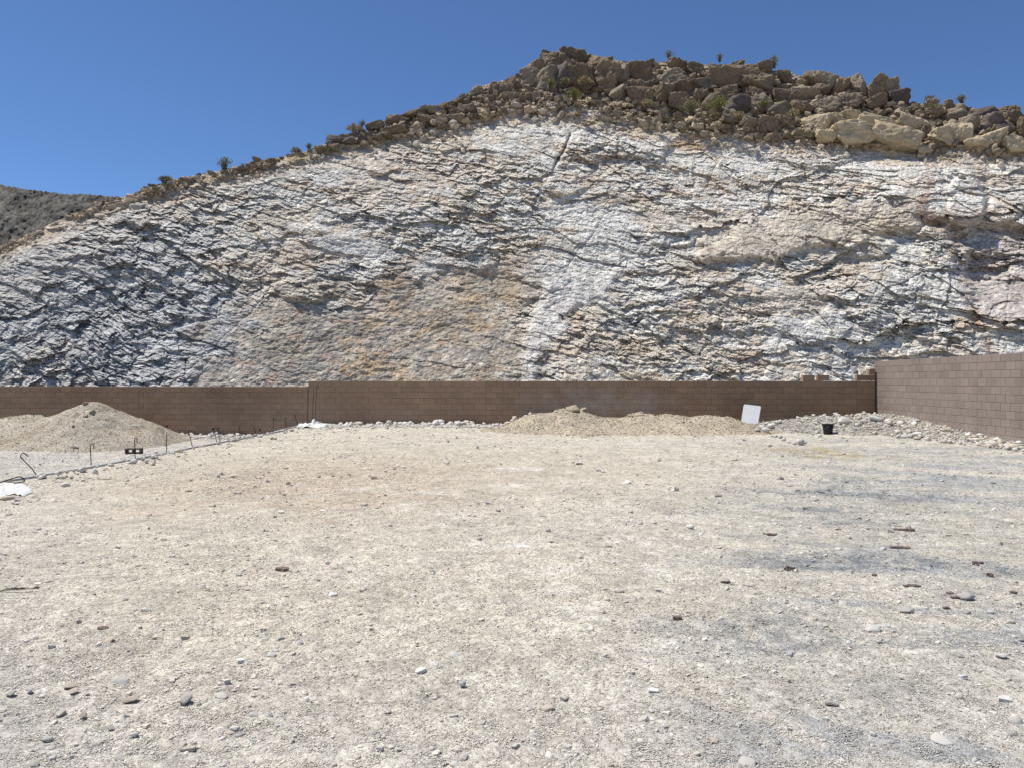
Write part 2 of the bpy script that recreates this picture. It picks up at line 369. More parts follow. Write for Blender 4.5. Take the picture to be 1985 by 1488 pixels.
# ================================================================== HILL (quarried face with caprock)
SKY = [(-700, 740), (-400, 660), (-200, 575), (-60, 505), (0, 478), (60, 454), (100, 433), (130, 420), (180, 402), (205, 386), (245, 381), (275, 367), (330, 350), (400, 335),
       (450, 328), (500, 312), (560, 302), (620, 287), (640, 268), (690, 262), (740, 248), (800, 224), (860, 208), (900, 198), (915, 172),
       (960, 160), (1000, 150), (1020, 128), (1060, 102), (1100, 98), (1140, 105), (1200, 118), (1260, 124), (1300, 118), (1340, 126), (1400, 125),
       (1450, 134), (1510, 138), (1560, 150), (1600, 158), (1650, 172), (1700, 166), (1740, 184), (1760, 200), (1800, 202), (1860, 204), (1900, 212), (1950, 214),
       (1985, 226), (2150, 262), (2400, 330), (2900, 440)]
CAPB = [(-700, 740), (-200, 577), (0, 482), (180, 408), (245, 386), (275, 378), (330, 364), (400, 348), (450, 340), (500, 326), (600, 302), (723, 273), (829, 256), (900, 240), (953, 222), (1058, 217), (1129, 226), (1200, 237),
        (1290, 242), (1391, 264), (1470, 268), (1532, 274), (1620, 279), (1768, 293), (1867, 290), (1985, 298), (2400, 400), (2900, 500)]
sk = np.array(SKY, float); cb = np.array(CAPB, float)
T = 1.22
def hillYb(a): return 47.0 + 3.0 * np.sin(a * 2.6 + 0.4) - 2.0 * a
def hill_base(a, e):
    Y = hillYb(a) * T / (T - e)
    return a * Y, Y, CAMZ + e * Y
amax = 0.70
A = np.concatenate([np.linspace(-1.35, -amax, 50)[:-1], np.linspace(-amax, amax, 1290), np.linspace(amax, 1.3, 50)[1:]])
nr = 480
Sx = np.linspace(0, 1, nr)
AA, SS = np.meshgrid(A, Sx)
ecrest = PZ(np.interp(992.5 + 1500 * AA, sk[:, 0], sk[:, 1]))
ecap = PZ(np.interp(992.5 + 1500 * AA, cb[:, 0], cb[:, 1]))
e0 = -0.035
EE = e0 + (ecrest - e0) * SS
HX, HY, HZ = hill_base(AA, EE)
px = 992.5 + 1500 * AA; py = 738 - 1500 * EE
Sl = HZ / 0.772
# domain warp
wx = HX + 0.45 * fbm(HX * 0.22, Sl * 0.22, 100, 3); ws = Sl + 0.45 * fbm(HX * 0.22, Sl * 0.22, 120, 3)
wx += 0.10 * fbm(HX * 1.1, Sl * 1.1, 130, 3); ws += 0.07 * fbm(HX * 1.1, Sl * 1.1, 140, 3)
nw0 = 18 * fbm(HX * 0.5, Sl * 0.5, 190, 4)
# bedding dips to the right, more steeply on the left
dipd = np.interp(px, [-200, 150, 450, 800, 1150, 1500, 1900], [30, 28, 22, 15, 13, 14, 9])
dipd = dipd + np.where(py > 560, -3, 3) + 10 * fbm(HX * 0.09, Sl * 0.09, 150, 2)
# integrate gently: bedding coordinate v rises across the beds
dip = np.radians(dipd)
dip = np.clip(dip, R(2), R(42))
# use a low-frequency dip so rotated coordinates stay continuous
def rotc(deg):
    c, s = math.cos(R(deg)), math.sin(R(deg)); return wx * c - ws * s, wx * s + ws * c
wl = sstep(760, 420, px)  # placeholder direction fix below
wl = 1 - sstep(350, 850, px + 120 * fbm(HX * 0.15, Sl * 0.15, 160, 3))
wr = sstep(1250, 1650, px)
uA, vA = rotc(27); uB, vB = rotc(15); uC, vC = rotc(9)
def facets(u, v, su, sv, seed, amp, tilt):
    """broken plates: each one juts out most at its lower edge, so light catches its upper side"""
    f1, f2, r1, r2, r3, dx, dy = worley(u / su, v / sv, seed, 1.0)
    h = (r1 - 0.5) * amp - tilt * (0.15 + r2) * dy * sv + (r3 - 0.5) * dx * min(su, 1.4) * 0.5
    return h, f2 - f1
def rockface(u, v, seed):
    rough = 0.22 + 1.45 * sstep(-0.22, 0.32, fbm(u * 0.16, v * 0.26, seed + 70, 4))
    u = u + 0.16 * fbm(u * 1.3, v * 1.3, seed + 80, 3); v = v + 0.13 * fbm(u * 1.1, v * 1.4, seed + 85, 3)
    h1, g1 = facets(u, v, 5.2, 2.1, seed, 0.26, 0.14)
    h2, g2 = facets(u, v, 1.5, 0.72, seed + 10, 0.16, 0.28)
    h3, g3 = facets(u + h2, v, 0.62, 0.31, seed + 20, 0.135, 0.55)
    h4, g4 = facets(u, v + h3 * 0.2, 0.29, 0.17, seed + 30, 0.12, 0.75)
    c1, s1 = math.cos(0.9), math.sin(0.9)
    h5, g5 = facets(u * c1 + v * s1, -u * s1 + v * c1, 1.6, 1.1, seed + 90, 0.20, 0.16)
    vv = v + 0.35 * fbm(u * 0.25, v * 0.25, seed + 50, 3); q = vv * 1.0; saw = q - np.floor(q)
    led = (0.5 - saw) * sstep(0.0, 0.3, fbm(u * 0.14, v * 0.45, seed + 60, 3))
    return h1 + rough * (h2 + 0.8 * h5) + (0.28 + 0.72 * rough) * (h3 + h4) + 0.13 * led + 0.17 * fbm(u * 1.5, v * 3.0, seed + 40, 6, 0.65) - 0.06 * np.exp(-g1 * 30)
hA = rockface(uA, vA, 1000); hB = rockface(uB, vB, 2000); hC = rockface(uC, vC, 3000)
disp = hA * wl + (1 - wl) * (hB * (1 - wr) + hC * wr)

# large relief: buttresses and stepped masses, strongest towards the right
ww_ = 0.9 * fbm(wx * 0.55, ws * 0.7, 7050, 5, 0.6)
h0, g0 = facets(wx * 0.97 + ws * 0.24 + ww_, -wx * 0.24 + ws * 0.97 + ww_ * 0.8, 7.5, 4.2, 7000, 0.62, 0.10)
h0b, g0b = facets(wx * 0.90 - ws * 0.43 - ww_ * 0.7, wx * 0.43 + ws * 0.90 + ww_ * 0.5, 3.4, 2.3, 7100, 0.48, 0.12)
wbig = 0.35 + 0.65 * sstep(950, 1500, px); topb = 1 - sstep(0.9, 1.0, SS)
disp = disp + (h0 * wbig + h0b * (0.3 + 0.7 * sstep(1200, 1700, px))) * topb
for cx_, cy_, rx_, ry_, am_ in ((1872, 392, 34, 62, 1.5), (1742, 398, 48, 40, 0.9), (1955, 380, 38, 50, 1.0), (1905, 515, 60, 34, -1.3), (1690, 480, 50, 26, 1.0), (1640, 462, 28, 20, 0.7), (1560, 300, 90, 22, 0.6),
                                (1240, 282, 62, 26, 0.9), (1140, 282, 44, 26, 0.7), (1100, 360, 46, 22, 0.8), (742, 322, 34, 22, 0.8), (255, 405, 34, 26, 0.9), (1480, 600, 130, 24, -0.6), (1310, 455, 60, 24, 0.6), (600, 560, 70, 26, 0.7), (640, 545, 60, 10, -0.5)):
    q_ = np.sqrt(((px + nw0 * 0.8 - cx_) / rx_) ** 2 + ((py + nw0 * 0.6 - cy_) / ry_) ** 2); disp = disp + am_ * sstep(1.12, 0.80, q_) * (0.75 + 0.25 * (py - cy_) / ry_)
n_big = fbm(HX * 0.07, Sl * 0.09, 170, 3)
disp = disp + 1.5 * n_big
# joints crossing the beds (up to the right)
jc = (wx * math.cos(R(62)) + ws * math.sin(R(62))) ; jn = -wx * math.sin(R(62)) + ws * math.cos(R(62))
jj = np.abs(fbm(jn * 0.16, jc * 0.025, 181, 3, 0.55)); disp = disp - 0.18 * np.exp(-jj * 34) * (1 - sstep(0.75, 1.0, SS))
# smooth scarp in the lower middle
nw = 18 * fbm(HX * 0.5, Sl * 0.5, 190, 4)
def poly_mask(P, soft=10, nz=1.0):
    """signed soft inside mask of a polygon in bearing/elevation measure"""
    P = np.array(P, float); x = px + nw * 1.2 * nz; y = py + nw * nz
    inside = np.zeros(px.shape, bool); dmin = np.full(px.shape, 1e9)
    for i in range(len(P)):
        x1, y1 = P[i]; x2, y2 = P[(i + 1) % len(P)]
        c = ((y1 > y) != (y2 > y)) & (x < (x2 - x1) * (y - y1) / (y2 - y1 + 1e-9) + x1); inside ^= c
        t = np.clip(((x - x1) * (x2 - x1) + (y - y1) * (y2 - y1)) / ((x2 - x1) ** 2 + (y2 - y1) ** 2), 0, 1)
        dmin = np.minimum(dmin, np.hypot(x - x1 - t * (x2 - x1), y - y1 - t * (y2 - y1)))
    return sstep(-soft, soft, np.where(inside, dmin, -dmin))
scarp = poly_mask([(330, 790), (400, 690), (480, 640), (560, 585), (640, 600), (700, 575), (790, 545), (900, 530), (985, 520), (1030, 560), (1015, 640), (1040, 700), (1010, 790)], 26, 2.4)
scarp_t = poly_mask([(330, 790), (400, 690), (480, 640), (560, 585), (640, 600), (700, 575), (790, 545), (900, 530), (985, 520), (1030, 560), (1015, 640), (1040, 700), (1010, 790)], 60, 3.0)
fin = poly_mask([(1020, 740), (1015, 690), (1045, 600), (1060, 545), (1120, 530), (1180, 545), (1215, 525), (1190, 560), (1120, 600), (1075, 655), (1040, 700), (1030, 760)], 12, 0.6)
smooth1 = np.maximum(scarp, fin * 0.85)
pale_ov = poly_mask([(1330, 500), (1430, 440), (1560, 400), (1700, 400), (1790, 360), (1780, 430), (1700, 450), (1580, 480), (1500, 505), (1400, 505)], 10)
cave = poly_mask([(1790, 430), (1850, 400), (1985, 440), (2200, 450), (2200, 600), (1985, 640), (1900, 610), (1870, 520), (1850, 440)], 12)
fine_s = 0.16 * fbm(wx * 2.2, ws * 3.0, 200, 5, 0.6) + 0.22 * fbm(wx * 0.35, ws * 0.25, 210, 3) + 1.5 * n_big
disp = disp * (1 - smooth1 * 0.78) + (fine_s - 0.15) * smooth1 * 0.78
disp = disp + fin * 0.5
disp = disp * (1 - 0.6 * pale_ov) + pale_ov * (0.6 * (fine_s + 0.3) + 1.15 * sstep(400, 500, py) )
# right of the fin the rock stands forward, the vein cuts in
disp = disp + 0.5 * sstep(1060, 1120, px - 0.5 * (700 - py)) * sstep(480, 640, py) * (1 - sstep(1500, 1700, px))
disp = disp - 2.6 * cave * sstep(425, 450, py) * (1 - sstep(540, 640, py))
VEIN = [(1808, 330), (1800, 370), (1785, 410), (1812, 432), (1850, 470), (1862, 520), (1880, 580), (1905, 640), (1925, 690), (1940, 760)]
def poly_dist(P):
    d = np.full(px.shape, 1e9)
    for (x1, y1), (x2, y2) in zip(P[:-1], P[1:]):
        t = np.clip(((px - x1) * (x2 - x1) + (py - y1) * (y2 - y1)) / ((x2 - x1) ** 2 + (y2 - y1) ** 2), 0, 1)
        d = np.minimum(d, np.hypot(px - x1 - t * (x2 - x1), py - y1 - t * (y2 - y1)))
    return d
dv = poly_dist(VEIN) + nw * 0.4; vein = np.exp(-(dv / 9.0) ** 2)
disp = disp - 0.8 * np.exp(-(dv / 14.0) ** 2) * sstep(380, 440, py)
dcr = poly_dist([(1105, 262), (1094, 290), (1080, 312), (1072, 330)]) + nw * 0.08; disp = disp - 1.0 * np.exp(-(dcr / 3.0) ** 2)
# bright ledges: long shelves seen on the left
for L in ([(150, 470), (230, 495), (330, 530), (420, 560)], [(560, 425), (620, 437), (700, 462)], [(60, 520), (130, 540), (200, 560)]):
    dl = poly_dist(L) ; yl = np.interp(px, [p[0] for p in L], [p[1] for p in L])
    on = sstep(L[0][0] - 10, L[0][0] + 25, px) * (1 - sstep(L[-1][0] - 30, L[-1][0] + 5, px))
    disp = disp + 0.75 * on * sstep(-2, 10, (py + 0.3 * nw) - yl) * np.exp(-np.clip(py - yl, 0, 999) / 28.0)
# cap: bouldery, stepping back
cap = sstep(-10, 12, (ecap * 0 + (EE - ecap) * 1500) + nw * 0.9)
f1, f2, r1, r2, r3, dx, dy = worley(wx / 2.3, ws / 1.7, 400)
g1_, g2_, q1, q2, q3, ex, ey = worley(wx / 0.9, ws / 0.75, 420)
capd = 0.9 * (r1 - 0.4) + 0.9 * (1 - np.exp(-(f2 - f1) * 4)) + 0.35 * (q1 - 0.4) + 0.35 * (1 - np.exp(-(g2_ - g1_) * 5)) + 0.12 * fbm(wx * 3, ws * 3, 440, 3) + 0.8 * n_big
disp = disp * (1 - cap) + capd * cap * (0.4 + 0.6 * sstep(0, 0.03, ecrest - ecap))
# a scree shelf just under the cap
below = np.exp(-(((EE - ecap) * 1500 + 14) / 16.0) ** 2)
disp = disp * (1 - 0.5 * below) + below * 0.25 * fbm(wx * 1.6, ws * 1.6, 450, 4)
fade = 1 - 0.55 * sstep(0.96, 1.0, SS)
# the relief is cut back level into the slope, so ledges have flat tops and overhung undersides
dd = disp * fade * 0.72
HXd = HX - AA * dd; HYd = HY - dd; HZd = HZ - EE * dd
# colours of the rock, with shade painted in at the lower left
cw = np.array([0.63, 0.60, 0.535]); cg = np.array([0.39, 0.395, 0.395]); cc = np.array([0.52, 0.45, 0.35]); ct = np.array([0.40, 0.30, 0.19])
cbr = np.array([0.26, 0.205, 0.145]); cred = np.array([0.36, 0.20, 0.14]); cyl = np.array([0.48, 0.37, 0.22])
hc = np.empty(px.shape + (3,)); hc[:] = cw
def mixn(c, k, w): w = np.clip(w, 0, 1)[..., None]; return c * (1 - w) + k * w
m1 = fbm(wx * 0.25, ws * 0.4, 500, 5, 0.6); m2 = fbm(uB * 0.5, vB * 1.5, 510, 5, 0.65); m3 = fbm(wx * 1.5, ws * 1.5, 520, 4, 0.6)
lowleft = (1 - sstep(250, 1000, px + 0.6 * (620 - py) * 1.0 + 250 * m1)) * sstep(330, 560, py + 80 * m1 + 0.25 * (500 - px))  # grey rock, darkened in colour for the left side turned from the sun
hc = mixn(hc, cg, 0.12 + 0.62 * lowleft)
hc = mixn(hc, cg * 0.95, sstep(0.02, 0.35, m2) * 0.55 * (0.5 + 0.5 * sstep(420, 650, py)))
hc = mixn(hc, cw * 1.08, (1 - sstep(330, 480, py + 90 * m1)) * 0.6 * sstep(600, 900, px))
hc = mixn(hc, cc, sstep(0.0, 0.35, m1 + 0.4 * m3) * 0.65 * (1 - 0.7 * lowleft))
hc = mixn(hc, ct, sstep(0.25, 0.55, fbm(wx * 0.5, ws * 0.9, 530, 4) + 0.2 * m3) * 0.45 * (1 - 0.7 * lowleft))
hc = mixn(hc, np.array([0.37, 0.315, 0.235]), scarp_t * 0.95)
so_ = fbm(wx * 0.55, ws * 0.45, 540, 6, 0.75)
hc = mixn(hc, np.array([0.45, 0.33, 0.205]), scarp_t * sstep(-0.15, 0.4, so_) * 0.75 * sstep(380, 640, px))
hc = mixn(hc, np.array([0.30, 0.29, 0.275]), scarp_t * (1 - sstep(400, 700, px + 0.9 * (700 - py))) * 0.55)
hc = mixn(hc, np.array([0.44, 0.40, 0.33]), scarp_t * sstep(0.05, 0.4, fbm(wx * 1.0, ws * 0.9, 550, 6, 0.75)) * 0.7)
hc = mixn(hc, np.array([0.36, 0.18, 0.11]), scarp_t * sstep(0.34, 0.6, fbm(wx * 1.6, ws * 2.4, 560, 4, 0.6)) * 0.4)
hc = mixn(hc, np.array([0.26, 0.25, 0.235]), scarp_t * sstep(0.1, 0.4, fbm(wx * 0.7, ws * 1.0, 565, 6, 0.75)) * 0.6)
hc = mixn(hc, np.array([0.60, 0.57, 0.52]), fin * 0.9)
hc = mixn(hc, cc * 0.95, pale_ov * 0.7)
hc = mixn(hc, np.array([0.40, 0.34, 0.30]), cave * 0.6)
hc = mixn(hc, cred, vein * sstep(-0.3, 0.25, m3) * (0.6 * (1 - sstep(440, 470, py)) + 0.5 * sstep(440, 470, py)))
hc = mixn(hc, np.array([0.44, 0.30, 0.15]), np.maximum(ell(px, py + nw, 1345, 287, 40, 14), 0.45 * ell(px, py + nw, 990, 570, 28, 60)) * 0.9)
capc = mixn(np.broadcast_to(cbr, px.shape + (3,)).copy(), np.array([0.33, 0.27, 0.18]), sstep(-0.1, 0.3, m1))
capc = mixn(capc, np.array([0.36, 0.28, 0.16]), sstep(0.1, 0.4, m3) * 0.7)
capw = sstep(-16, 12, (EE - ecap) * 1500 + nw * 1.3 + 22 * m3)
hc = hc * (1 - capw[..., None]) + capc * capw[..., None]
hc = mixn(hc, np.array([0.46, 0.36, 0.24]), np.exp(-(((EE - ecap) * 1500 + 8) / 18.0) ** 2) * 0.6)
fissure = np.clip(m3, -0.5, 0.5)
hc = hc * (1 + 0.25 * fissure + 0.35 * fbm(wx * 4, ws * 6, 570, 3))[..., None]
hc = np.clip(hc, 0.03, 0.75)
# rows behind the crest so that the hill is a solid mass
crX, crY, crZ = HXd[-1], HYd[-1], HZd[-1]
bk = [(3.0, -0.6), (9, -3.0), (20, -8), (45, -18), (90, -40)]
bX = [crX * (1 + d / crY) for d, _ in bk]; bY = [crY + d for d, _ in bk]; bZ = [np.maximum(crZ + z, -3) for _, z in bk]
HV = np.stack([np.concatenate([HXd, np.array(bX)]), np.concatenate([HYd, np.array(bY)]), np.concatenate([HZd, np.array(bZ)])], -1)
hcol = np.concatenate([hc, np.broadcast_to(cbr, (len(bk), len(A), 3))])
hme = mesh_np('hill', HV.reshape(-1, 3), grid_faces(nr + len(bk), len(A)), True, hcol.reshape(-1, 3))
hme.polygons.foreach_set('use_smooth', np.zeros(len(hme.polygons), dtype=bool))
hill = props(link('hill', hme, M['hill']), kind='structure')
def hill_pt(x, y):
    a = PX(x); e = PZ(y)
    X, Y, Z = hill_base(np.array(a), np.array(e)); return Vector((float(X), float(Y), float(Z)))

# distant dark ridge on the left
rx = np.concatenate([np.linspace(-1.6, -0.72, 40)[:-1], np.linspace(-0.72, -0.42, 260), np.linspace(-0.42, 0.1, 30)[1:]]); rs = np.linspace(0, 1, 240)
RA, RS = np.meshgrid(rx, rs)
re = PZ(np.interp(992.5 + 1500 * RA, [-1500, -700, -200, 0, 60, 120, 215, 330, 600, 1150], [300, 270, 320, 357, 368, 376, 381, 392, 430, 560]))
RE = -0.01 + (re + 0.01) * RS
RY = 200 + 130 * RS + 3 * fbm(RA * 40, RS * 12, 600, 5, 0.6) * 1.0
RX = RA * RY; RZ = CAMZ + RE * RY
RY2 = RY - 3.0 * fbm(RX * 0.05, RS * 4, 610, 3, 0.5); RZ = RZ + 0.5 * fbm(RX * 0.8, RS * 60, 620, 4, 0.7)
rc = np.array([0.095, 0.088, 0.075])[None, None, :] * (1 + 0.8 * fbm(RX * 0.9, RS * 75, 630, 4, 0.75))[..., None]
bkX = RX[-1] * 1.3; bkY = RY2[-1] * 1.3; bkZ = RZ[-1] * 0 - 5
RV = np.stack([np.vstack([RX, bkX]), np.vstack([RY2, bkY]), np.vstack([RZ, bkZ])], -1)
rcc = np.concatenate([np.clip(rc, 0.03, 0.5), rc[-1:]])
props(link('distant_ridge', mesh_np('distant_ridge', RV.reshape(-1, 3), grid_faces(len(rs) + 1, len(rx)), True, rcc.reshape(-1, 3)), M['ridge']), kind='structure')

# ================================================================== ROCK SHAPES
def ico(sub):
    import bmesh
    bm = bmesh.new(); bmesh.ops.create_icosphere(bm, subdivisions=sub, radius=1.0)
    v = np.array([p.co[:] for p in bm.verts]); f = np.array([[q.index for q in t.verts] for t in bm.faces]); bm.free(); return v, f
ICO = {k: ico(k) for k in (1, 2, 3, 4, 5)}
def n3(v, s, sc):
    return (vnoise(v[:, 0] * sc + 5.1, v[:, 1] * sc + v[:, 2] * sc * 0.7, s) + vnoise(v[:, 1] * sc + 9.3, v[:, 2] * sc - v[:, 0] * sc * 0.6, s + 5) + vnoise(v[:, 2] * sc - 2.2, v[:, 0] * sc + v[:, 1] * sc * 0.4, s + 9)) / 1.6
def rock_mesh(name, seed, sub=3, planes=12, sharp=0.06, rough=0.06, flat=1.0, mat=None):
    r = np.random.default_rng(seed); v, f = ICO[sub]
    n = r.normal(size=(planes, 3)); n /= np.linalg.norm(n, axis=1)[:, None]
    q_, _r = np.linalg.qr(r.normal(size=(3, 3)))
    if sub == 5 or sub == 4: q_ = np.eye(3)
    n = np.vstack([n, q_, -q_]); d = np.concatenate([r.uniform(0.50, 0.85, planes), r.uniform(0.70, 1.0, 6)])
    dots = v @ n.T; t = np.where(dots > 0.05, d / np.maximum(dots, 0.05), 9)
    k = 3.2 / sharp
    rad = -np.log(np.exp(-t * k).sum(1)) / k
    rad = np.clip(rad, 0.3, 1.4)
    if rough: rad = rad * (1 + rough * n3(v, seed, 2.2) * 1.4 + rough * n3(v, seed + 50, 5.0) + rough * 0.8 * n3(v, seed + 90, 11) - rough * 1.3 * np.exp(-np.abs(n3(v, seed + 70, 1.7)) * 26) - (rough > 0.08) * (0.09 * np.exp(-np.abs(n3(v, seed + 75, 3.3)) * 24) + 0.05 * n3(v, seed + 95, 22)))
    p = v * rad[:, None]; p /= np.abs(p).max(0); p[:, 2] *= flat
    me = mesh_np(name, p, f, sub >= 4)
    if mat: me.materials.append(mat)
    return me

# ------------------------------------------------------------------ caprock boulders (parts of the hill)
cap_meshes = {}
for key in ('cap', 'capgrey', 'capdark', 'cream', 'white'):
    cap_meshes[key] = [rock_mesh('boulder', 100 + 7 * i + hash_ * 31, 5 if key in ('cap', 'capgrey', 'cream') else 4, 7, 0.035 if key in ('cream', 'white') else 0.08, 0.12, 1.0, M[key]) for hash_, i in [({'cap': 1, 'capgrey': 2, 'capdark': 3, 'cream': 4, 'white': 5}[key], i) for i in range(7 if key in ('cap', 'capgrey') else 4)]]
bcount = 0
def boulder(x, y, wpx, hpx, mat='cap', tilt=0.0, depth=0.8, push=0.0, label=None, variant=None, name='boulder'):
    """x, y, wpx, hpx as measured on the photograph: converted to metres at the hill face"""
    global bcount
    p = hill_pt(x, y); s = p.y / 1500.0
    me = cap_meshes[mat][(variant if variant is not None else random.randrange(99)) % len(cap_meshes[mat])]
    o = bpy.data.objects.new(name, me); COL.objects.link(o); o.parent = hill
    sx, sz = wpx * s / 2, hpx * s / 2
    o.scale = (sx * 1.05, (sx + sz) / 2 * depth, sz * 1.05)
    o.location = p + Vector((0, -0.35 - push, 0.1))
    o.rotation_euler = (random.uniform(-0.15, 0.15), R(tilt) + random.uniform(-0.08, 0.08), random.uniform(-0.35, 0.35) + (math.pi if random.random() < 0.5 else 0))
    if label: o['label'] = label
    bcount += 1
    return o
# named big blocks, measured on the photograph
BIG = [(1075, 108, 60, 50, 'cap', 5), (1110, 105, 60, 40, 'cap', 0), (1045, 125, 50, 36, 'cap', -25), (1030, 142, 55, 50, 'capgrey', -10), (1062, 150, 60, 70, 'capgrey', 15), (1090, 150, 60, 75, 'capdark', 8),
       (1130, 155, 75, 80, 'cap', 0), (1172, 150, 60, 70, 'cap', 25), (1205, 145, 50, 60, 'capgrey', 10), (1155, 120, 60, 40, 'cap', 12), (1195, 125, 55, 36, 'capgrey', 8), (1235, 135, 60, 46, 'cap', 0), (1225, 165, 60, 40, 'cap', 20), (1240, 190, 60, 50, 'cap', 0), (1200, 180, 45, 40, 'capgrey', 0), (1280, 190, 56, 60, 'cap', 8),
       (925, 170, 34, 30, 'capgrey', 0), (952, 172, 26, 30, 'cap', 0), (975, 168, 34, 28, 'capgrey', 0), (1000, 160, 40, 32, 'cap', -15), (985, 188, 28, 24, 'capgrey', 0), (1010, 190, 34, 26, 'cap', 0), (940, 192, 40, 24, 'cap', -5), (1035, 186, 36, 28, 'capgrey', 0), (1058, 190, 40, 24, 'cap', 0),
       (1312, 122, 46, 34, 'cap', 0), (1300, 145, 70, 44, 'capgrey', -8), (1345, 128, 40, 30, 'cap', 15), (1385, 128, 46, 30, 'capgrey', 0), (1426, 124, 44, 34, 'cap', 0), (1455, 136, 36, 24, 'cap', 0), (1478, 124, 40, 32, 'capgrey', 14), (1521, 140, 30, 30, 'cap', 0), (1420, 150, 110, 50, 'cap', 6), (1465, 160, 80, 56, 'cap', 10), (1360, 160, 70, 40, 'capgrey', 0), (1320, 172, 70, 44, 'cap', 0),
       (1575, 145, 50, 36, 'cap', 10), (1600, 158, 60, 40, 'capgrey', 14), (1555, 175, 62, 40, 'capgrey', -6), (1590, 170, 36, 32, 'cap', 20), (1625, 165, 46, 36, 'cap', 8), (1660, 165, 34, 60, 'capgrey', 28), (1685, 170, 40, 66, 'cap', 30), (1715, 172, 50, 50, 'capgrey', 20), (1738, 188, 50, 52, 'capdark', 10), (1700, 198, 50, 36, 'cap', 0), (1640, 195, 60, 34, 'capgrey', 0), (1518, 190, 50, 40, 'cap', 0),
       (1310, 200, 50, 42, 'cap', 0), (1345, 190, 50, 38, 'cap', 0), (1375, 200, 52, 40, 'capgrey', 0), (1430, 205, 56, 44, 'capdark', 0), (1470, 200, 50, 44, 'capgrey', 0), (1505, 212, 64, 42, 'capgrey', 0), (1400, 180, 60, 34, 'cap', 5), (1460, 180, 50, 30, 'cap', 0), (1550, 210, 60, 36, 'cap', 0), (1590, 205, 60, 36, 'capgrey', 5),
       (1450, 236, 40, 34, 'capgrey', 0), (1478, 242, 50, 34, 'cap', 0), (1415, 225, 46, 34, 'capgrey', 0), (1520, 235, 50, 30, 'cap', 0),
       (1900, 215, 60, 34, 'capdark', 0), (1940, 210, 50, 34, 'cap', 5), (1875, 235, 50, 40, 'capgrey', 0), (1915, 235, 44, 46, 'capdark', 0), (1965, 230, 50, 50, 'cap', 0), (1850, 215, 60, 30, 'capgrey', 0), (1990, 250, 50, 60, 'cap', 0), (1810, 212, 50, 26, 'cap', 5), (1940, 245, 40, 40, 'capdark', 0),
       (1580, 240, 60, 38, 'cream', 0), (1620, 228, 46, 28, 'cream', 0), (1650, 222, 70, 26, 'cream', 12), (1660, 256, 130, 56, 'cream', 8), (1730, 268, 90, 54, 'cream', 14), (1700, 240, 90, 34, 'cream', 12), (1758, 240, 60, 36, 'cream', 14), (1600, 262, 50, 36, 'cream', -12),
       (1820, 262, 62, 60, 'cream', -14), (1850, 258, 50, 50, 'cream', 0), (1905, 268, 90, 42, 'cream', 8), (1965, 275, 70, 40, 'cream', 5), (1790, 248, 24, 44, 'cap', 0), (1783, 284, 26, 20, 'cream', 0),
       (650, 268, 34, 22, 'capdark', 0), (675, 270, 30, 16, 'capdark', 0), (697, 268, 36, 14, 'capdark', 5), (640, 276, 24, 26, 'capdark', 0),
       (730, 244, 44, 18, 'cap', -15), (770, 232, 50, 24, 'cap', -12), (800, 222, 60, 26, 'cap', -10), (840, 212, 56, 26, 'capgrey', -8), (870, 205, 50, 22, 'cap', -5), (830, 232, 60, 24, 'cap', 0), (780, 250, 60, 22, 'cap', 0), (880, 228, 50, 24, 'capgrey', -5), (905, 210, 46, 26, 'capgrey', -10), (900, 190, 30, 26, 'capgrey', -20),
       (1870, 450, 0, 0, None, 0)]
for b in BIG:
    if b[4]: boulder(b[0] + random.uniform(-4, 4), b[1] + (16 if b[1] < 150 else 13 if b[1] < 180 or b[0] > 1780 else 9), b[2] * (0.92 if b[4] != 'cream' else 1.05), b[3] * (0.90 if b[4] != 'cream' else 1.0), b[4], b[5], push=0.0 + b[3] * 0.003)
lab = {'cap': None}
# fill the rest of the cap band with ordinary boulders
placed = [(b[0], b[1] + 10, b[2] * 0.36) for b in BIG if b[4]]
tries = 0
while bcount < 286 and tries < 9000:
    tries += 1
    x = random.uniform(280, 2040)
    if random.random() < 0.25: x = random.uniform(600, 1000)
    yt = np.interp(x, sk[:, 0], sk[:, 1]) + 4; yb = np.interp(x, cb[:, 0], cb[:, 1]) + 4
    y = random.uniform(yt, yb); s = random.uniform(8, 19) * (0.6 if x < 620 else 1.0)
    if s > (yb - yt) * 1.3: s = (yb - yt) * 0.9 + 4
    if any((x - q[0]) ** 2 + ((y - q[1]) * 1.25) ** 2 < ((s / 2 + q[2]) * 0.62) ** 2 for q in placed): continue
    placed.append((x, y, s / 2))
    boulder(x, y, s * 1.35, s * random.uniform(0.8, 1.1), random.choice(['cap', 'cap', 'capgrey', 'capgrey', 'cream' if y > yb - 12 else 'cap']), random.uniform(-15, 15), push=0.1)
# single blocks standing out of the white face
for x, y, w_, h_, m_, t_ in [(235, 404, 50, 24, 'cream', 10), (262, 408, 34, 30, 'white', 0)]:
    boulder(x, y, w_, h_, m_, t_, push=-0.6, depth=0.9, name='rock_block')

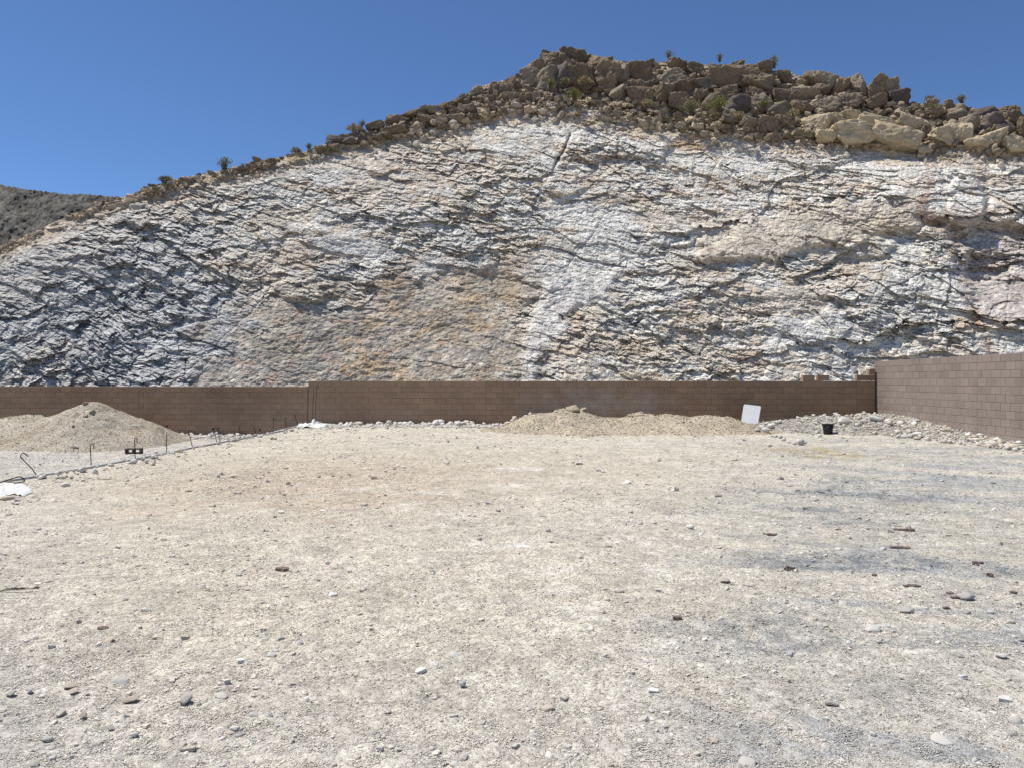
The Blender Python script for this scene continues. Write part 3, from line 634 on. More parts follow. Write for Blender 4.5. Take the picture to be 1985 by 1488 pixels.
# ================================================================== BLOCK WALLS
BL, BH, BW = 0.4064, 0.2032, 0.194
def block_mesh(name, L, mat, ch=0.006, gap=0.009):
    x0, x1 = gap / 2, L - gap / 2; z0, z1 = gap / 2, BH - gap / 2; mb = MB(); y0 = 0.0
    # bevelled front face, plain body
    v = [(x0 + ch, y0, z0 + ch), (x1 - ch, y0, z0 + ch), (x1 - ch, y0, z1 - ch), (x0 + ch, y0, z1 - ch),
         (x0, y0 + ch, z0), (x1, y0 + ch, z0), (x1, y0 + ch, z1), (x0, y0 + ch, z1), (x0, BW, z0), (x1, BW, z0), (x1, BW, z1), (x0, BW, z1)]
    mb.add(v, [(0, 1, 2, 3), (0, 4, 5, 1), (1, 5, 6, 2), (2, 6, 7, 3), (3, 7, 4, 0), (4, 8, 9, 5), (5, 9, 10, 6), (6, 10, 11, 7), (7, 11, 8, 4), (8, 11, 10, 9)])
    me = bpy.data.meshes.new(name); me.from_pydata(mb.v, [], mb.f); me.update(); me.materials.append(mat); return me
def wall(name, label, origin, ang, length, z0, ncourse, mat, joints=(), start_off=0, vis=None, limit=297, extra=()):
    """a running-bond block wall; local x runs along the wall, its face looks along local -y"""
    root = empty(name, (origin[0], origin[1], 0), ang); props(root, label, 'wall', 'brown block walls round the lot')
    meF, meH = block_mesh('block', BL, mat), block_mesh('block', BL / 2, mat)
    core = MB(); core.box((0.012, 0.007, z0 + 0.002), (length - 0.012, BW - 0.012, z0 + ncourse * BH - 0.008)); core.build('mortar_bed', M['mortar'], root)
    rr = random.Random(len(name) + int(length * 10)); cells = []
    for c in range(ncourse):
        x = 0.0; odd = (c + start_off) % 2
        edges = [0.0] + sorted(joints) + [length]
        for a, b in zip(edges[:-1], edges[1:]):
            x = a
            if odd: cells.append((x, c, 'H')); x += BL / 2
            while x + BL <= b + 0.01: cells.append((x, c, 'F')); x += BL
            if b - x > BL / 2 - 0.01: cells.append((x, c, 'H'))
    cells += list(extra)
    def score(q):
        if vis is None: return q[1]
        return vis(q)
    cells.sort(key=score, reverse=True)
    for k, (x, c, t) in enumerate(cells[:limit]):
        o = bpy.data.objects.new('block', meF if t == 'F' else meH); COL.objects.link(o); o.parent = root
        o.location = (x, rr.uniform(-0.002, 0.002), z0 + c * BH)
    rest = cells[limit:]
    if rest:
        mb = MB()
        for x, c, t in rest:
            L = BL if t == 'F' else BL / 2
            mb.box((x + 0.0045, 0.0, z0 + c * BH + 0.0045), (x + L - 0.0045, BW, z0 + (c + 1) * BH - 0.0045))
        props(mb.build('lower_blocks', mat, root), kind='stuff')
    return root
TOP = CAMZ                                   # main wall top is at eye height
# main back wall: from X=-7.4 to the corner with the side wall
angB = math.atan(-0.0885)
xL, xR = -7.42, 12.36
cosB = math.cos(angB)
def bw(X): return (X, float(wallY(X)))
Lmain = round((xR - xL) / cosB / (BL / 2)) * (BL / 2)
ctrl = [round((PX(p) * 27.5 - xL) / cosB / (BL / 2)) * (BL / 2) for p in (937, 1295)] + [round((11.84 - xL) / cosB / (BL / 2)) * (BL / 2)]
def vis_main(q):
    x, c, t = q; X = xL + x * cosB
    hid = -100 if (c < 1 or (c < 3 and 0.6 < X < 7.3) or (c < 3 and X > 9)) else 0
    return hid + X * 0.5 + c * 0.05
j3 = ctrl[-1]
top_c = 9
ex = [(ctrl[-1] - 4.5 * BL + 0.03, 9, 'F'), (ctrl[-1] - 3.27 * BL + 0.02, 9, 'F')]
ex += [(j3, 9, 'F'), (j3 + BL, 9, 'H'), (j3 + BL, 10, 'H')]
wall('back_wall', 'long brown block wall across the back, taller stretch meeting the side wall at the corner', bw(xL), angB, Lmain, TOP - 9 * BH, 9, M['block'], ctrl, 0, vis_main, 298, ex)
# lower left stretch, one course lower
xl0 = -27.5
Llow = round((xL - xl0) / cosB / (BL / 2)) * (BL / 2)
xl0 = xL - Llow * cosB
def vis_low(q):
    x, c, t = q; X = xl0 + x * cosB
    return (-100 if (X < -20.5 or c < 1) else 0) + X * 0.2 + c
wall('low_wall', 'lower brown block wall behind the big sand pile at left', bw(xl0), angB, Llow, TOP - BH - 10 * BH, 10, M['block'], (round((PX(272) * 28.9 - xl0) / cosB / (BL / 2)) * (BL / 2),), 1, vis_low, 298)
# side wall: face looks to -X
sx0, sy0 = 12.47, 26.62
sx1, sy1 = 12.20, 14.0
angS = math.atan2(sy1 - sy0, sx1 - sx0)
Ls = round(math.hypot(sx1 - sx0, sy1 - sy0) / (BL / 2)) * (BL / 2)
ztop = CAMZ + PZ(700) * 26.6
nS = 12
def vis_side(q):
    x, c, t = q
    return (-100 if (c < 1 or x > 10.2) else 0) + x * 0.3 + c
wall('side_wall', 'taller sunlit brown block wall running along the right side', (sx0, sy0), angS, Ls, ztop - nS * BH, nS, M['block_right'], (round(6.07 / (BL / 2)) * (BL / 2),), 0, vis_side, 298)
# weep holes
WH = MB()
wh_i = 0
for X, z in [(PX(x) * wallY(PX(x) * 27.8), CAMZ + PZ(y) * 27.9) for x, y in [(669, 818), (754, 818.5), (840, 819), (928, 820), (504, 834), (412, 833), (323, 828), (1290, 829)]]:
    Yf = float(wallY(X)); mb = MB(); mb.tube([(0, 0.004, 0), (0, -0.006, 0)], 0.035, 10)
    o = mb.build('weep_hole', M['hole'], None); o.location = (X, Yf, z); o.rotation_euler = (0, 0, angB)
    wall_o = bpy.data.objects['back_wall' if X > xL else 'low_wall']
    bpy.context.view_layer.update()
    o.parent = wall_o; o.matrix_parent_inverse = wall_o.matrix_world.inverted()

# ================================================================== DIRT PILES
def pile(name, label, x0, x1, y0, y1, hf, nx, ny, colf, group='piles of dirt and rubble', mat='pile'):
    xs = np.linspace(x0, x1, nx); ys = np.linspace(y0, y1, ny); X, Y = np.meshgrid(xs, ys)
    H = hf(X, Y); G = ground_h(X, Y)
    Z = G + H - 0.06
    c = colf(X, Y)
    me = mesh_np(name, np.stack([X, Y, Z], -1).reshape(-1, 3), grid_faces(ny, nx), True, c.reshape(-1, 3))
    o = link(name, me, M[mat]); props(o, label, 'dirt pile' if 'rubble' not in name else 'rubble bank', group); return o
def cone(X, Y, cx, cy, h, rx, ry, p=1.0, flat=0.15):
    r = np.sqrt(((X - cx) / rx) ** 2 + ((Y - cy) / ry) ** 2 + flat ** 2) - flat
    return h * np.clip(1 - r ** p, -0.3, 1)
def smax(*a, k=0.12):
    m = a[0]
    for b in a[1:]:
        h = np.clip(0.5 + 0.5 * (m - b) / k, 0, 1); m = b * (1 - h) + m * h + k * h * (1 - h)
    return m
def lumps(X, Y, s):
    f1, f2, r1, r2, r3, dx, dy = worley(X * 3.2 + fbm(X, Y, s, 2), Y * 3.2, s)
    return r1 * np.exp(-f1 * f1 * 7)
def h_left(X, Y):
    xx = X + 0.25 * fbm(X * 0.8, Y * 0.8, 701, 3); yy = Y + 0.25 * fbm(X * 0.8, Y * 0.8, 705, 3)
    a = cone(xx, yy, PX(174) * 25.4, 25.4, 1.42, 2.85, 3.0, 0.95, 0.10)
    b = cone(xx, yy, PX(50) * 25.2, 25.2, 0.98, 3.4, 2.6, 1.05, 0.2)
    c = cone(xx, yy, PX(158) * 23.6, 23.6, 0.86, 1.9, 1.5, 0.9, 0.06)
    d = cone(xx, yy, PX(245) * 25.4, 25.4, 0.80, 1.75, 2.0, 1.0, 0.15)
    e = cone(xx, yy, -20.5, 25.2, 0.75, 3.6, 2.4, 1.1, 0.2)
    h = smax(a, b, c, d, e, k=0.10)
    crust = sstep(0.05, 0.3, fbm(X * 1.1, Y * 1.1, 710, 3)) * sstep(0.25, 0.5, h)
    return h + 0.02 * fbm(X * 2, Y * 2, 711, 4) + 0.010 * fbm(X * 14, Y * 14, 712, 2) + 0.09 * sstep(0.16, 0.34, fbm(X * 0.9, Y * 0.9, 710, 3)) * sstep(0.25, 0.5, h) * lumps(X * 0.8, Y * 0.8, 715)
def col_left(X, Y):
    c = np.array([0.44, 0.385, 0.30])[None, None] * (1 + 0.16 * fbm(X * 2, Y * 2, 720, 4) + 0.12 * fbm(X * 18, Y * 18, 722, 3))[..., None]
    k = np.clip(sstep(0.12, 0.32, fbm(X * 1.1, Y * 1.1, 710, 3)) * 0.5, 0, 1)[..., None]
    return c * (1 - k) + np.array([0.33, 0.26, 0.17]) * k
pile('sand_pile', 'tall cone of pale sand at left in front of the low wall', -24.5, -9.75, 21.6, 28.4, h_left, 420, 240, col_left)
def h_mid(X, Y):
    xx = X + 0.3 * fbm(X * 0.9, Y * 0.9, 731, 3); yy = Y + 0.3 * fbm(X * 0.9, Y * 0.9, 735, 3)
    L = [cone(xx, yy, PX(x) * 25.3, 25.3, h, rx, ry, 1.05, 0.25) for x, h, rx, ry in
         [(1050, 0.62, 1.5, 2.2), (1095, 0.74, 1.3, 2.4), (1125, 0.72, 1.2, 2.0), (1175, 0.45, 1.6, 2.3), (1240, 0.56, 1.5, 2.2), (1300, 0.56, 1.6, 2.2), (1365, 0.52, 1.5, 2.1), (1405, 0.48, 1.3, 2.0), (1435, 0.2, 1.2, 1.6)]]
    h = smax(*L, k=0.08)
    cr = sstep(0.0, 0.25, fbm(X * 1.3, Y * 1.3, 740, 3)) * sstep(0.25, 0.5, h)
    return h + 0.035 * fbm(X * 2, Y * 2, 741, 4) + 0.015 * fbm(X * 12, Y * 12, 742, 3) + 0.05 * cr * lumps(X, Y, 745)
def col_mid(X, Y):
    c = np.array([0.47, 0.40, 0.295])[None, None] * (1 + 0.2 * fbm(X * 2, Y * 2, 750, 4) + 0.12 * fbm(X * 18, Y * 18, 752, 3))[..., None]
    return c
pile('dirt_pile', 'low tan dirt mound against the middle of the back wall', -1.2, 9.3, 22.4, 26.9, h_mid, 330, 170, col_mid)
def h_dust(X, Y):
    return cone(X, Y, PX(1320) * 26.6, 26.6, 0.72, 2.2, 0.9, 1.2, 0.3) + 0.02 * fbm(X * 3, Y * 3, 760, 3)
def h_right(X, Y):
    xx = X + 0.2 * fbm(X, Y, 771, 3); yy = Y + 0.2 * fbm(X, Y, 775, 3)
    L = [cone(xx, yy, PX(x) * d, d, h, rx, ry, 1.05, 0.3) for x, d, h, rx, ry in
         [(1525, 25.3, 0.38, 1.4, 1.6), (1580, 25.4, 0.48, 1.6, 2.0), (1640, 25.0, 0.50, 1.6, 2.2), (1690, 24.9, 0.55, 1.5, 2.4), (1725, 24.4, 0.46, 1.4, 2.2)]]
    # bank along the side wall
    wx_ = sx0 + (sy0 - Y) / (sy0 - sy1) * (sx1 - sx0)
    hb = np.interp(Y, [15, 18.5, 21, 22.5, 24, 26.5], [0.08, 0.14, 0.22, 0.40, 0.5, 0.5]); wb = np.interp(Y, [15, 19, 22, 25], [0.75, 0.85, 1.6, 2.2])
    L.append(hb * np.clip(1 - np.clip(wx_ - xx, 0, 9) / wb, -0.3, 1))
    h = smax(*L, k=0.08)
    return h + 0.03 * fbm(X * 2.5, Y * 2.5, 780, 4) + 0.02 * fbm(X * 12, Y * 12, 782, 3)
def col_right(X, Y):
    c = np.array([0.44, 0.40, 0.33])[None, None] * (1 + 0.25 * fbm(X * 2, Y * 2, 790, 4) + 0.15 * fbm(X * 18, Y * 18, 792, 3))[..., None]
    return c
bankR = pile('rubble_bank', 'stony grey rubble bank heaped in the right corner and along the side wall', 7.9, 12.44, 14.6, 26.3, h_right, 150, 380, col_right)
def surf(X, Y):
    z = float(ground_h(X, Y))
    if -24.5 < X < -9.75 and 21.6 < Y < 28.4: z = max(z, z + float(h_left(np.array([[X]]), np.array([[Y]]))[0, 0]) - 0.06)
    if -1.2 < X < 9.3 and 22.4 < Y < 26.9: z = max(z, float(ground_h(X, Y)) + float(h_mid(np.array([[X]]), np.array([[Y]]))[0, 0]) - 0.06)
    if 7.9 < X < 12.44 and 14.6 < Y < 26.3: z = max(z, float(ground_h(X, Y)) + float(h_right(np.array([[X]]), np.array([[Y]]))[0, 0]) - 0.06)
    return z
def land(x, y):
    """where the sight line through a measured point meets the lot (walked along the ray)"""
    lo, hi = 2.0, 29.0; ax, az = PX(x), PZ(y); prev = 2.0
    for Yt in np.linspace(2.0, 28.0, 400):
        if CAMZ + az * Yt < surf(ax * Yt, Yt):
            for _ in range(14):
                mid = (prev + Yt) / 2
                if CAMZ + az * mid < surf(ax * mid, mid): Yt = mid
                else: prev = mid
            return Vector((ax * Yt, Yt, surf(ax * Yt, Yt)))
        prev = Yt
    return Vector((ax * 27.5, 27.5, surf(ax * 27.5, 27.5)))

# ------------------------------------------------------------------ stones
STM = {}
for k in ('stone_pale', 'stone_white', 'stone_grey', 'stone_tan', 'brick', 'clod'):
    STM[k] = [rock_mesh('stone', 900 + 11 * i + len(k) * 37, 3, 8, 0.05, 0.05, 1.0, M[k]) for i in range(6)]
LOW = {k: [rock_mesh('stone', 1900 + 11 * i + len(k) * 37, 2, 6, 0.05, 0.04, 1.0, M[k]) for i in range(6)] for k in ('stone_pale', 'stone_white', 'stone_grey', 'stone_tan')}
def stone_at(name, p, wd, dp, ht, mk, parent=None, rz=None, low=False, sink=0.25):
    me = random.choice((LOW if low else STM)[mk]); o = bpy.data.objects.new(name, me); COL.objects.link(o)
    o.scale = (wd / 2, dp / 2, ht / 2); o.location = p + Vector((0, dp * 0.25, ht * (0.5 - sink)))
    o.rotation_euler = (random.uniform(0.05, 0.40), random.uniform(-0.15, 0.15), random.uniform(-0.5, 0.5) if rz is None else rz)
    if parent is not None: o.parent = parent
    return o
G1 = 'loose stones lying on the lot'; G2 = 'broken brown brick pieces on the lot'
# x, y (bottom), width px, height px, material, label
STONES = [
 (356, 1363, 27, 25, 'stone_pale', 'chunky pale stone with a sunlit top, largest in the lower left'),
 (210, 1243, 24, 10, 'stone_tan', 'flat tan stone just below a small brown slab at left'),
 (232, 1324, 36, 15, 'stone_grey', 'broad flat grey slab left of the chunky pale stone'),
 (132, 1331, 30, 9, 'stone_tan', 'thin tan slab at lower left, upper of a close pair'),
 (142, 1341, 22, 8, 'stone_tan', 'small tan wedge tucked under the thin tan slab at lower left'),
 (55, 1340, 16, 13, 'stone_grey', 'dark grey angular stone near the left edge'),
 (250, 1360, 34, 14, 'stone_tan', 'brownish tan stone with crumbs beside it, lower left'),
 (17, 1347, 20, 14, 'stone_pale', 'pale block at the left edge beside the dark angular stone'),
 (427, 1353, 28, 14, 'stone_white', 'rounded whitish flat stone right of the chunky pale stone'),
 (490, 1389, 23, 14, 'stone_grey', 'rounded grey stone, left of a darker pair at lower left centre'),
 (519, 1391, 16, 15, 'stone_grey', 'dark brownish grey stone, right of the rounded grey stone'),
 (88, 1437, 24, 18, 'stone_pale', 'pale brown domed stone in the lower left corner area'),
 (88, 1447, 16, 9, 'stone_pale', 'little pale stone directly in front of the domed stone'),
 (454, 1415, 20, 15, 'stone_white', 'white angular stone at the bottom left of centre'),
 (460, 1427, 16, 9, 'stone_grey', 'grey chip in front of the white angular stone'),
 (524, 1427, 14, 11, 'stone_grey', 'small round grey stone low in the left half'),
 (450, 925, 17, 12, 'stone_tan', 'tan stone with white top far out on the tan dirt'),
 (554, 908, 14, 7, 'stone_tan', 'brown flat chip far out near the middle left'),
 (512, 1243, 18, 13, 'stone_pale', 'pale grey lump in the middle left of the foreground'),
 (524, 1272, 20, 10, 'stone_white', 'white flake, left of two lying together'),
 (534, 1263, 13, 9, 'stone_white', 'bluish white flake, right of two lying together'),
 (213, 1412, 17, 9, 'stone_grey', 'flat grey brown stone lower left, alone'),
 (258, 1427, 16, 15, 'stone_white', 'small white jagged stone near the lower left'),
 (160, 1387, 18, 9, 'stone_tan', 'small tan stone above the domed stone'),
 (62, 1484, 20, 12, 'stone_pale', 'pale stone at the very bottom left'),
 (438, 1481, 14, 9, 'stone_grey', 'dark blue grey pebble at the bottom edge, left half'),
 (230, 1473, 24, 12, 'stone_pale', 'pale low stone at the bottom edge, left half'),
 (989, 1017, 17, 12, 'stone_tan', 'tan stone casting a dark shadow in the centre of the lot'),
 (1062, 1030, 13, 11, 'stone_grey', 'grey stone in the centre, right of the tan one'),
 (898, 1475, 19, 20, 'stone_pale', 'upright pale stone at the bottom centre, left of a pair'),
 (928, 1480, 30, 20, 'stone_pale', 'wide pale stone at the bottom centre, right of a pair'),
 (1065, 1376, 30, 13, 'stone_tan', 'brown and white split stone low in the centre'),
 (719, 1427, 24, 11, 'stone_pale', 'pale flat stone low, left of centre'),
 (897, 1328, 17, 13, 'stone_grey', 'greenish grey chip in the lower centre'),
 (867, 1444, 13, 10, 'stone_tan', 'small tan stone behind the pale pair at bottom centre'),
 (1185, 1488, 17, 14, 'stone_tan', 'reddish brown stone cut by the bottom edge'),
 (937, 1403, 18, 9, 'stone_pale', 'pale wedge stone low in the centre'),
 (1153, 1325, 15, 8, 'stone_tan', 'tan pebble with shadow, lower right of centre'),
 (1082, 1312, 18, 10, 'stone_pale', 'cream stone pair of the lower centre'),
 (882, 1272, 28, 10, 'stone_white', 'bright white flake in the middle of the foreground'),
 (1340, 1024, 21, 12, 'stone_white', 'rounded white stone out on the lot right of centre'),
 (1391, 1043, 12, 8, 'stone_tan', 'small brown stone near the rounded white stone'),
 (1407, 1127, 22, 9, 'stone_tan', 'yellowish tan flat stone right of centre'),
 (1520, 1138, 12, 7, 'stone_tan', 'small dark tan pebble right of the yellowish flat stone'),
 (1650, 1147, 13, 8, 'stone_pale', 'small domed pale stone on the right side'),
 (1876, 1162, 28, 24, 'stone_grey', 'light grey standing stone among brick crumbs at right'),
 (1758, 1186, 27, 16, 'stone_grey', 'tilted grey stone left of the standing grey stone'),
 (1694, 1222, 31, 15, 'stone_white', 'white oblong stone with a dark underside, right side'),
 (1612, 1369, 29, 22, 'stone_pale', 'large two-tone stone with dark right face, lower right'),
 (1728, 1378, 25, 13, 'stone_grey', 'grey flat-topped stone right of the two-tone stone'),
 (1864, 1354, 20, 16, 'stone_pale', 'pale rounded stone further right of the grey one'),
 (1673, 1369, 20, 14, 'stone_pale', 'pale rough stone between the two-tone and the flat-topped stone'),
 (1752, 1398, 13, 11, 'stone_tan', 'small tan stone just under the flat-topped stone'),
 (1387, 1438, 19, 9, 'stone_tan', 'tan flat stone low, right of centre'),
 (1693, 1426, 13, 15, 'stone_white', 'small white pointed stone in the lower right'),
 (1830, 1443, 56, 22, 'stone_white', 'biggest white flat slab in the lower right corner'),
 (1450, 1482, 36, 13, 'stone_white', 'white flat slab cut close to the bottom edge'),
 (1966, 1430, 30, 22, 'stone_grey', 'bluish grey stone at the right edge, lower of the cluster'),
 (1975, 1404, 30, 18, 'stone_grey', 'bluish grey stone at the right edge, upper of the cluster'),
 (1981, 1244, 12, 14, 'stone_grey', 'dark rounded stone halfway down the right edge'),
 (1943, 1274, 24, 14, 'stone_white', 'whitish stone near the right edge'),
 (1530, 1320, 12, 9, 'stone_grey', 'small pale grey pebble left of the two-tone stone'),
 (1350, 1264, 13, 5, 'stone_tan', 'thin tan chip right of centre'),
 (1350, 1335, 13, 7, 'stone_tan', 'dark tan pebble at the right of centre foreground'),
 (1861, 1272, 14, 8, 'stone_grey', 'grey chip beside the whitish stone near the right edge'),
 (1390, 1296, 11, 8, 'stone_grey', 'dark chip above the tan flat stone'),
 (1700, 846, 0, 0, None, ''),
]
for x, y, wp, hp, mk, lb in STONES:
    if not mk: continue
    p = land(x, y); s = p.y / 1500
    o = stone_at('stone', p, wp * s, max(wp * 0.9, hp * 1.1) * s * 0.95, hp * s * 0.72, mk, sink=0.18); props(o, lb, 'stone', G1)
BRK = [(546, 1104, 27, 8, 'dark brown brick piece lying alone left of centre'),
 (200, 1219, 20, 8, 'small brown slab just above the flat tan stone'),
 (1494, 1037, 27, 7, 'long brown brick shard above the tyre-swept dirt'),
 (1743, 1027, 22, 5, 'thin brown brick shard, left of a pair at right'),
 (1770, 1030, 20, 7, 'splintered brown brick, right of a pair at right'),
 (1744, 1062, 38, 6, 'longest thin brown brick strip on the right side'),
 (1537, 1107, 24, 10, 'crumbled brick heap on the grey gravel'),
 (1768, 1137, 32, 7, 'slanting brown brick splinter left of the grey standing stone'),
 (1841, 1150, 14, 6, 'brick crumb touching the grey standing stone, upper'),
 (1852, 1158, 20, 5, 'brick crumb touching the grey standing stone, lower'),
 (1898, 1093, 28, 6, 'pale red brick pieces in the dark gravel at right'),
 (1925, 1116, 15, 5, 'small red brick bit below the pale red pieces'),
 (1965, 1149, 13, 7, 'dark brick lump near the right edge'),
 (1834, 1179, 14, 6, 'dark brick bit in front of the grey standing stone'),
 (1695, 1114, 10, 4, 'tiny brick chip on the grey gravel left of the long splinter'),
 (1313, 1199, 18, 9, 'dark red brick corner right of centre'),
 (1123, 900, 14, 5, 'small dark brown brick far out near the middle mound'),
 (1393, 962, 16, 4, 'brown brick sliver far out right of centre'),
 (1160, 913, 10, 6, 'dark grey square chip, left of two touching'),
 (1169, 916, 9, 6, 'dark grey square chip, right of two touching')]
def shard(name, wd, dp, ht, mat, seed):
    r = random.Random(seed); mb = MB(); n = 5; top = []; bot = []
    for i in range(n + 1):
        t = i / n; x = -wd / 2 + wd * t; j = lambda a: r.uniform(-a, a)
        taper = 0.75 + 0.25 * math.sin(math.pi * t)
        top.append([(x + j(wd * .04), -dp / 2 * taper + j(dp * .12), ht * (0.8 + j(0.25))), (x + j(wd * .04), dp / 2 * taper + j(dp * .12), ht * (0.9 + j(0.2)))])
        bot.append([(x, -dp / 2 * taper * 1.05, -0.01), (x, dp / 2 * taper, -0.01)])
    V = []; Fc = []
    for t_, b_ in zip(top, bot): V += [t_[0], t_[1], b_[1], b_[0]]
    for i in range(n):
        a = i * 4; b = a + 4
        for k in range(4): Fc.append((a + k, b + k, b + (k + 1) % 4, a + (k + 1) % 4))
    Fc += [(0, 1, 2, 3), (n * 4 + 3, n * 4 + 2, n * 4 + 1, n * 4)]
    mb.add(V, Fc); return mb.build(name, mat)
for i, (x, y, wp, hp, lb) in enumerate(BRK):
    p = land(x, y); s = p.y / 1500
    if 'heap' in lb or 'pieces' in lb or 'splintered' in lb:
        root = empty('brick_rubble', p); props(root, lb, 'brick piece', G2)
        for k in range(5):
            q = shard('fragment', wp * s * random.uniform(.25, .5), wp * s * 0.2, hp * s * random.uniform(.4, .9), M['brick'], i * 9 + k); q.parent = root
            q.location = (random.uniform(-.4, .4) * wp * s, random.uniform(-.2, 1.2) * wp * s * 0.6, 0); q.rotation_euler = (0, 0, random.uniform(-.6, .6))
    else:
        mt = M['stone_grey'] if 'grey square' in lb else M['brick']
        o = shard('brick_piece', wp * s * 0.92, wp * s * 0.25 + 0.02, hp * s * 0.68, mt, i); o.location = p; o.rotation_euler = (0, 0, random.uniform(-0.15, 0.15))
        props(o, lb, 'brick piece', G2)

# rubble rows along the wall foot: parts of their own rubble strips
def row_root(name, label, p):
    o = empty(name, p); props(o, label, 'rubble', 'rows of white rubble at the foot of the walls'); return o
def add_stone(root, X, Y, sz, mats, low=True):
    z = surf(X, Y); mk = random.choice(mats)
    o = stone_at('stone', Vector((X, Y, z)) - Vector(root.location) * (1 if root.type == 'EMPTY' else 0), sz * random.uniform(0.8, 1.25), sz * random.uniform(.7, 1.1), sz * random.uniform(.6, 1.0), mk, root, random.uniform(0, 6), low, 0.2)
    return o
r1_ = row_root('rubble_row', 'row of white stones at the foot of the lower left wall behind the dowels', (-11.5, 28.2, 0))
for k in range(110):
    X = random.uniform(-13.2, -8.2); add_stone(r1_, X, wallY(X) - random.uniform(0.12, 0.8), random.uniform(.07, .22), ['stone_white', 'stone_pale', 'stone_grey', 'stone_white'])
r2_ = row_root('rubble_row', 'row of pinkish and white stones along the back wall left of the dirt mound', (-3, 27.4, 0))
for k in range(190):
    X = random.uniform(-6.2, 0.6); add_stone(r2_, X, wallY(X) - random.uniform(0.12, 0.75) - max(0, X + 0.8) * random.uniform(0, 1.2), random.choice([random.uniform(.07, .16), random.uniform(.12, .3)]), ['stone_white', 'stone_pale', 'stone_pale', 'stone_tan', 'stone_white'])
for k in range(288):
    Y = random.uniform(16.0, 25.6); wxx = sx0 + (sy0 - Y) / (sy0 - sy1) * (sx1 - sx0)
    wb = float(np.interp(Y, [15, 19, 22, 25], [0.85, 1.0, 1.8, 3.2])); X = wxx - random.uniform(0.05, wb)
    add_stone(bankR, X, Y, random.choice([random.uniform(.06, .11), random.uniform(.06, .13), random.uniform(.10, .22)]), ['stone_pale', 'stone_pale', 'stone_tan', 'stone_grey'])
for x, y, wp, hp, mk in [(1642, 822, 36, 17, 'stone_pale'), (1700, 816, 28, 15, 'stone_grey'), (1783, 847, 26, 13, 'stone_white'), (1806, 849, 20, 12, 'stone_pale'), (1930, 865, 30, 14, 'stone_pale'), (1612, 807, 20, 9, 'stone_white')]:
    p = land(x, y); s = p.y / 1500; q = stone_at('stone', p, wp * s, wp * s * 0.8, hp * s, mk, bankR, sink=0.15)
# loose line of stones between mound and corner bank
r3_ = row_root('rubble_row', 'thin curved line of stones in front of the white board and the pot', (8.2, 23.5, 0))
for x, y in [(1487, 823), (1500, 826), (1496, 829), (1478, 832), (1487, 838), (1497, 846), (1504, 848), (1490, 834), (1520, 854), (1530, 858), (1541, 861), (1555, 862), (1562, 860), (1493, 866), (1470, 836), (1576, 842), (1514, 850), (1548, 858), (1590, 846), (1510, 822), (1506, 818)]:
    p = land(x, y); add_stone(r3_, p.x, p.y, random.uniform(.09, .24), ['stone_white', 'stone_pale', 'stone_grey'])
# stones spilled along the near side of the footing
r4_ = row_root('rubble_row', 'tan and white stones spilled along the footing in front of the dowels', (-8.6, 20, 0))
for k in range(120):
    Y = random.uniform(14.0, 27.5); X = footX(Y) + abs(random.gauss(0.25, 0.4)) + 0.1; add_stone(r4_, X, Y, random.choice([random.uniform(.05, .09), random.uniform(.05, .09), random.uniform(.08, .18)]), ['stone_tan', 'stone_pale', 'stone_white', 'stone_tan'])

# ================================================================== FOOTING AND REBAR
foot = empty('footing_form', (footX(16), 16, 0)); props(foot, 'low grey footing edge with worn form boards below the row of rebar dowels', 'footing')
segs = [(13.0, 16.1), (16.14, 19.0), (19.04, 22.0), (22.04, 25.2), (25.24, 28.1)]
for i, (a, b) in enumerate(segs):
    for off, hh, nm, mt in ((0.0, 0.055, 'form_board', 'form'), (-0.20, 0.01, 'form_board', 'form')):
        n = 8; mb = MB()
        for k in range(n):
            ya, yb2 = a + (b - a) * k / n, a + (b - a) * (k + 1) / n
            xa, xb = footX(ya) + off, footX(yb2) + off; za, zb = footZ(ya) + hh, footZ(yb2) + hh
            mb.add([(xa - .03, ya, za - .12), (xa + .03, ya, za - .12), (xa + .03, ya, za), (xa - .03, ya, za), (xb - .03, yb2, zb - .12), (xb + .03, yb2, zb - .12), (xb + .03, yb2, zb), (xb - .03, yb2, zb)],
                   [(3, 2, 6, 7), (0, 3, 7, 4), (1, 5, 6, 2)] + ([(0, 1, 2, 3)] if k == 0 else []) + ([(4, 7, 6, 5)] if k == n - 1 else []))
        o = mb.build(nm, M[mt], foot); o.location = -Vector(foot.location)
def dowel(base, dirv, L, hook=1, hd=None, rad=0.0105, label='', bend=None, rhook=0.055, tail=0.07, end=None):
    b = Vector(base); d = Vector(dirv).normalized(); hd = Vector(hd if hd else (1, 0, 0)).normalized()
    pts = [Vector((0, 0, -0.15)), Vector((0, 0, 0))]
    if bend: pts.append(Vector((bend[0], bend[1], bend[2])))
    st = pts[-1]; pts.append(st + d * (L - (st.length)) * 0.5); top = st + d * (L - st.length); pts.append(top)
    if hook:
        side_ = (hd - d * hd.dot(d)).normalized()
        for k in range(1, 9):
            t = math.pi * k / 8
            pts.append(top + side_ * rhook * (1 - math.cos(t)) + d * rhook * math.sin(t))
        pts.append(pts[-1] - d * tail)
    mb = MB(); mb.tube(pts, rad, 7); o = mb.build('rebar_dowel', M['rebar'], None, True); o.location = b
    props(o, label, 'rebar', 'rebar dowels standing out of the footing'); return o
def fpos(x, y):
    k = PX(x); Y = (-9.9 - 3.2) / (k - 0.2); return Vector((k * Y, Y, CAMZ + PZ(y) * Y)), Y / 1500
def fd(x, y, x2, y2, **k):
    p, s = fpos(x, y); v = Vector(((x2 - x) * s, 0, (y - y2) * s)); dowel(p, v, v.length, **k)
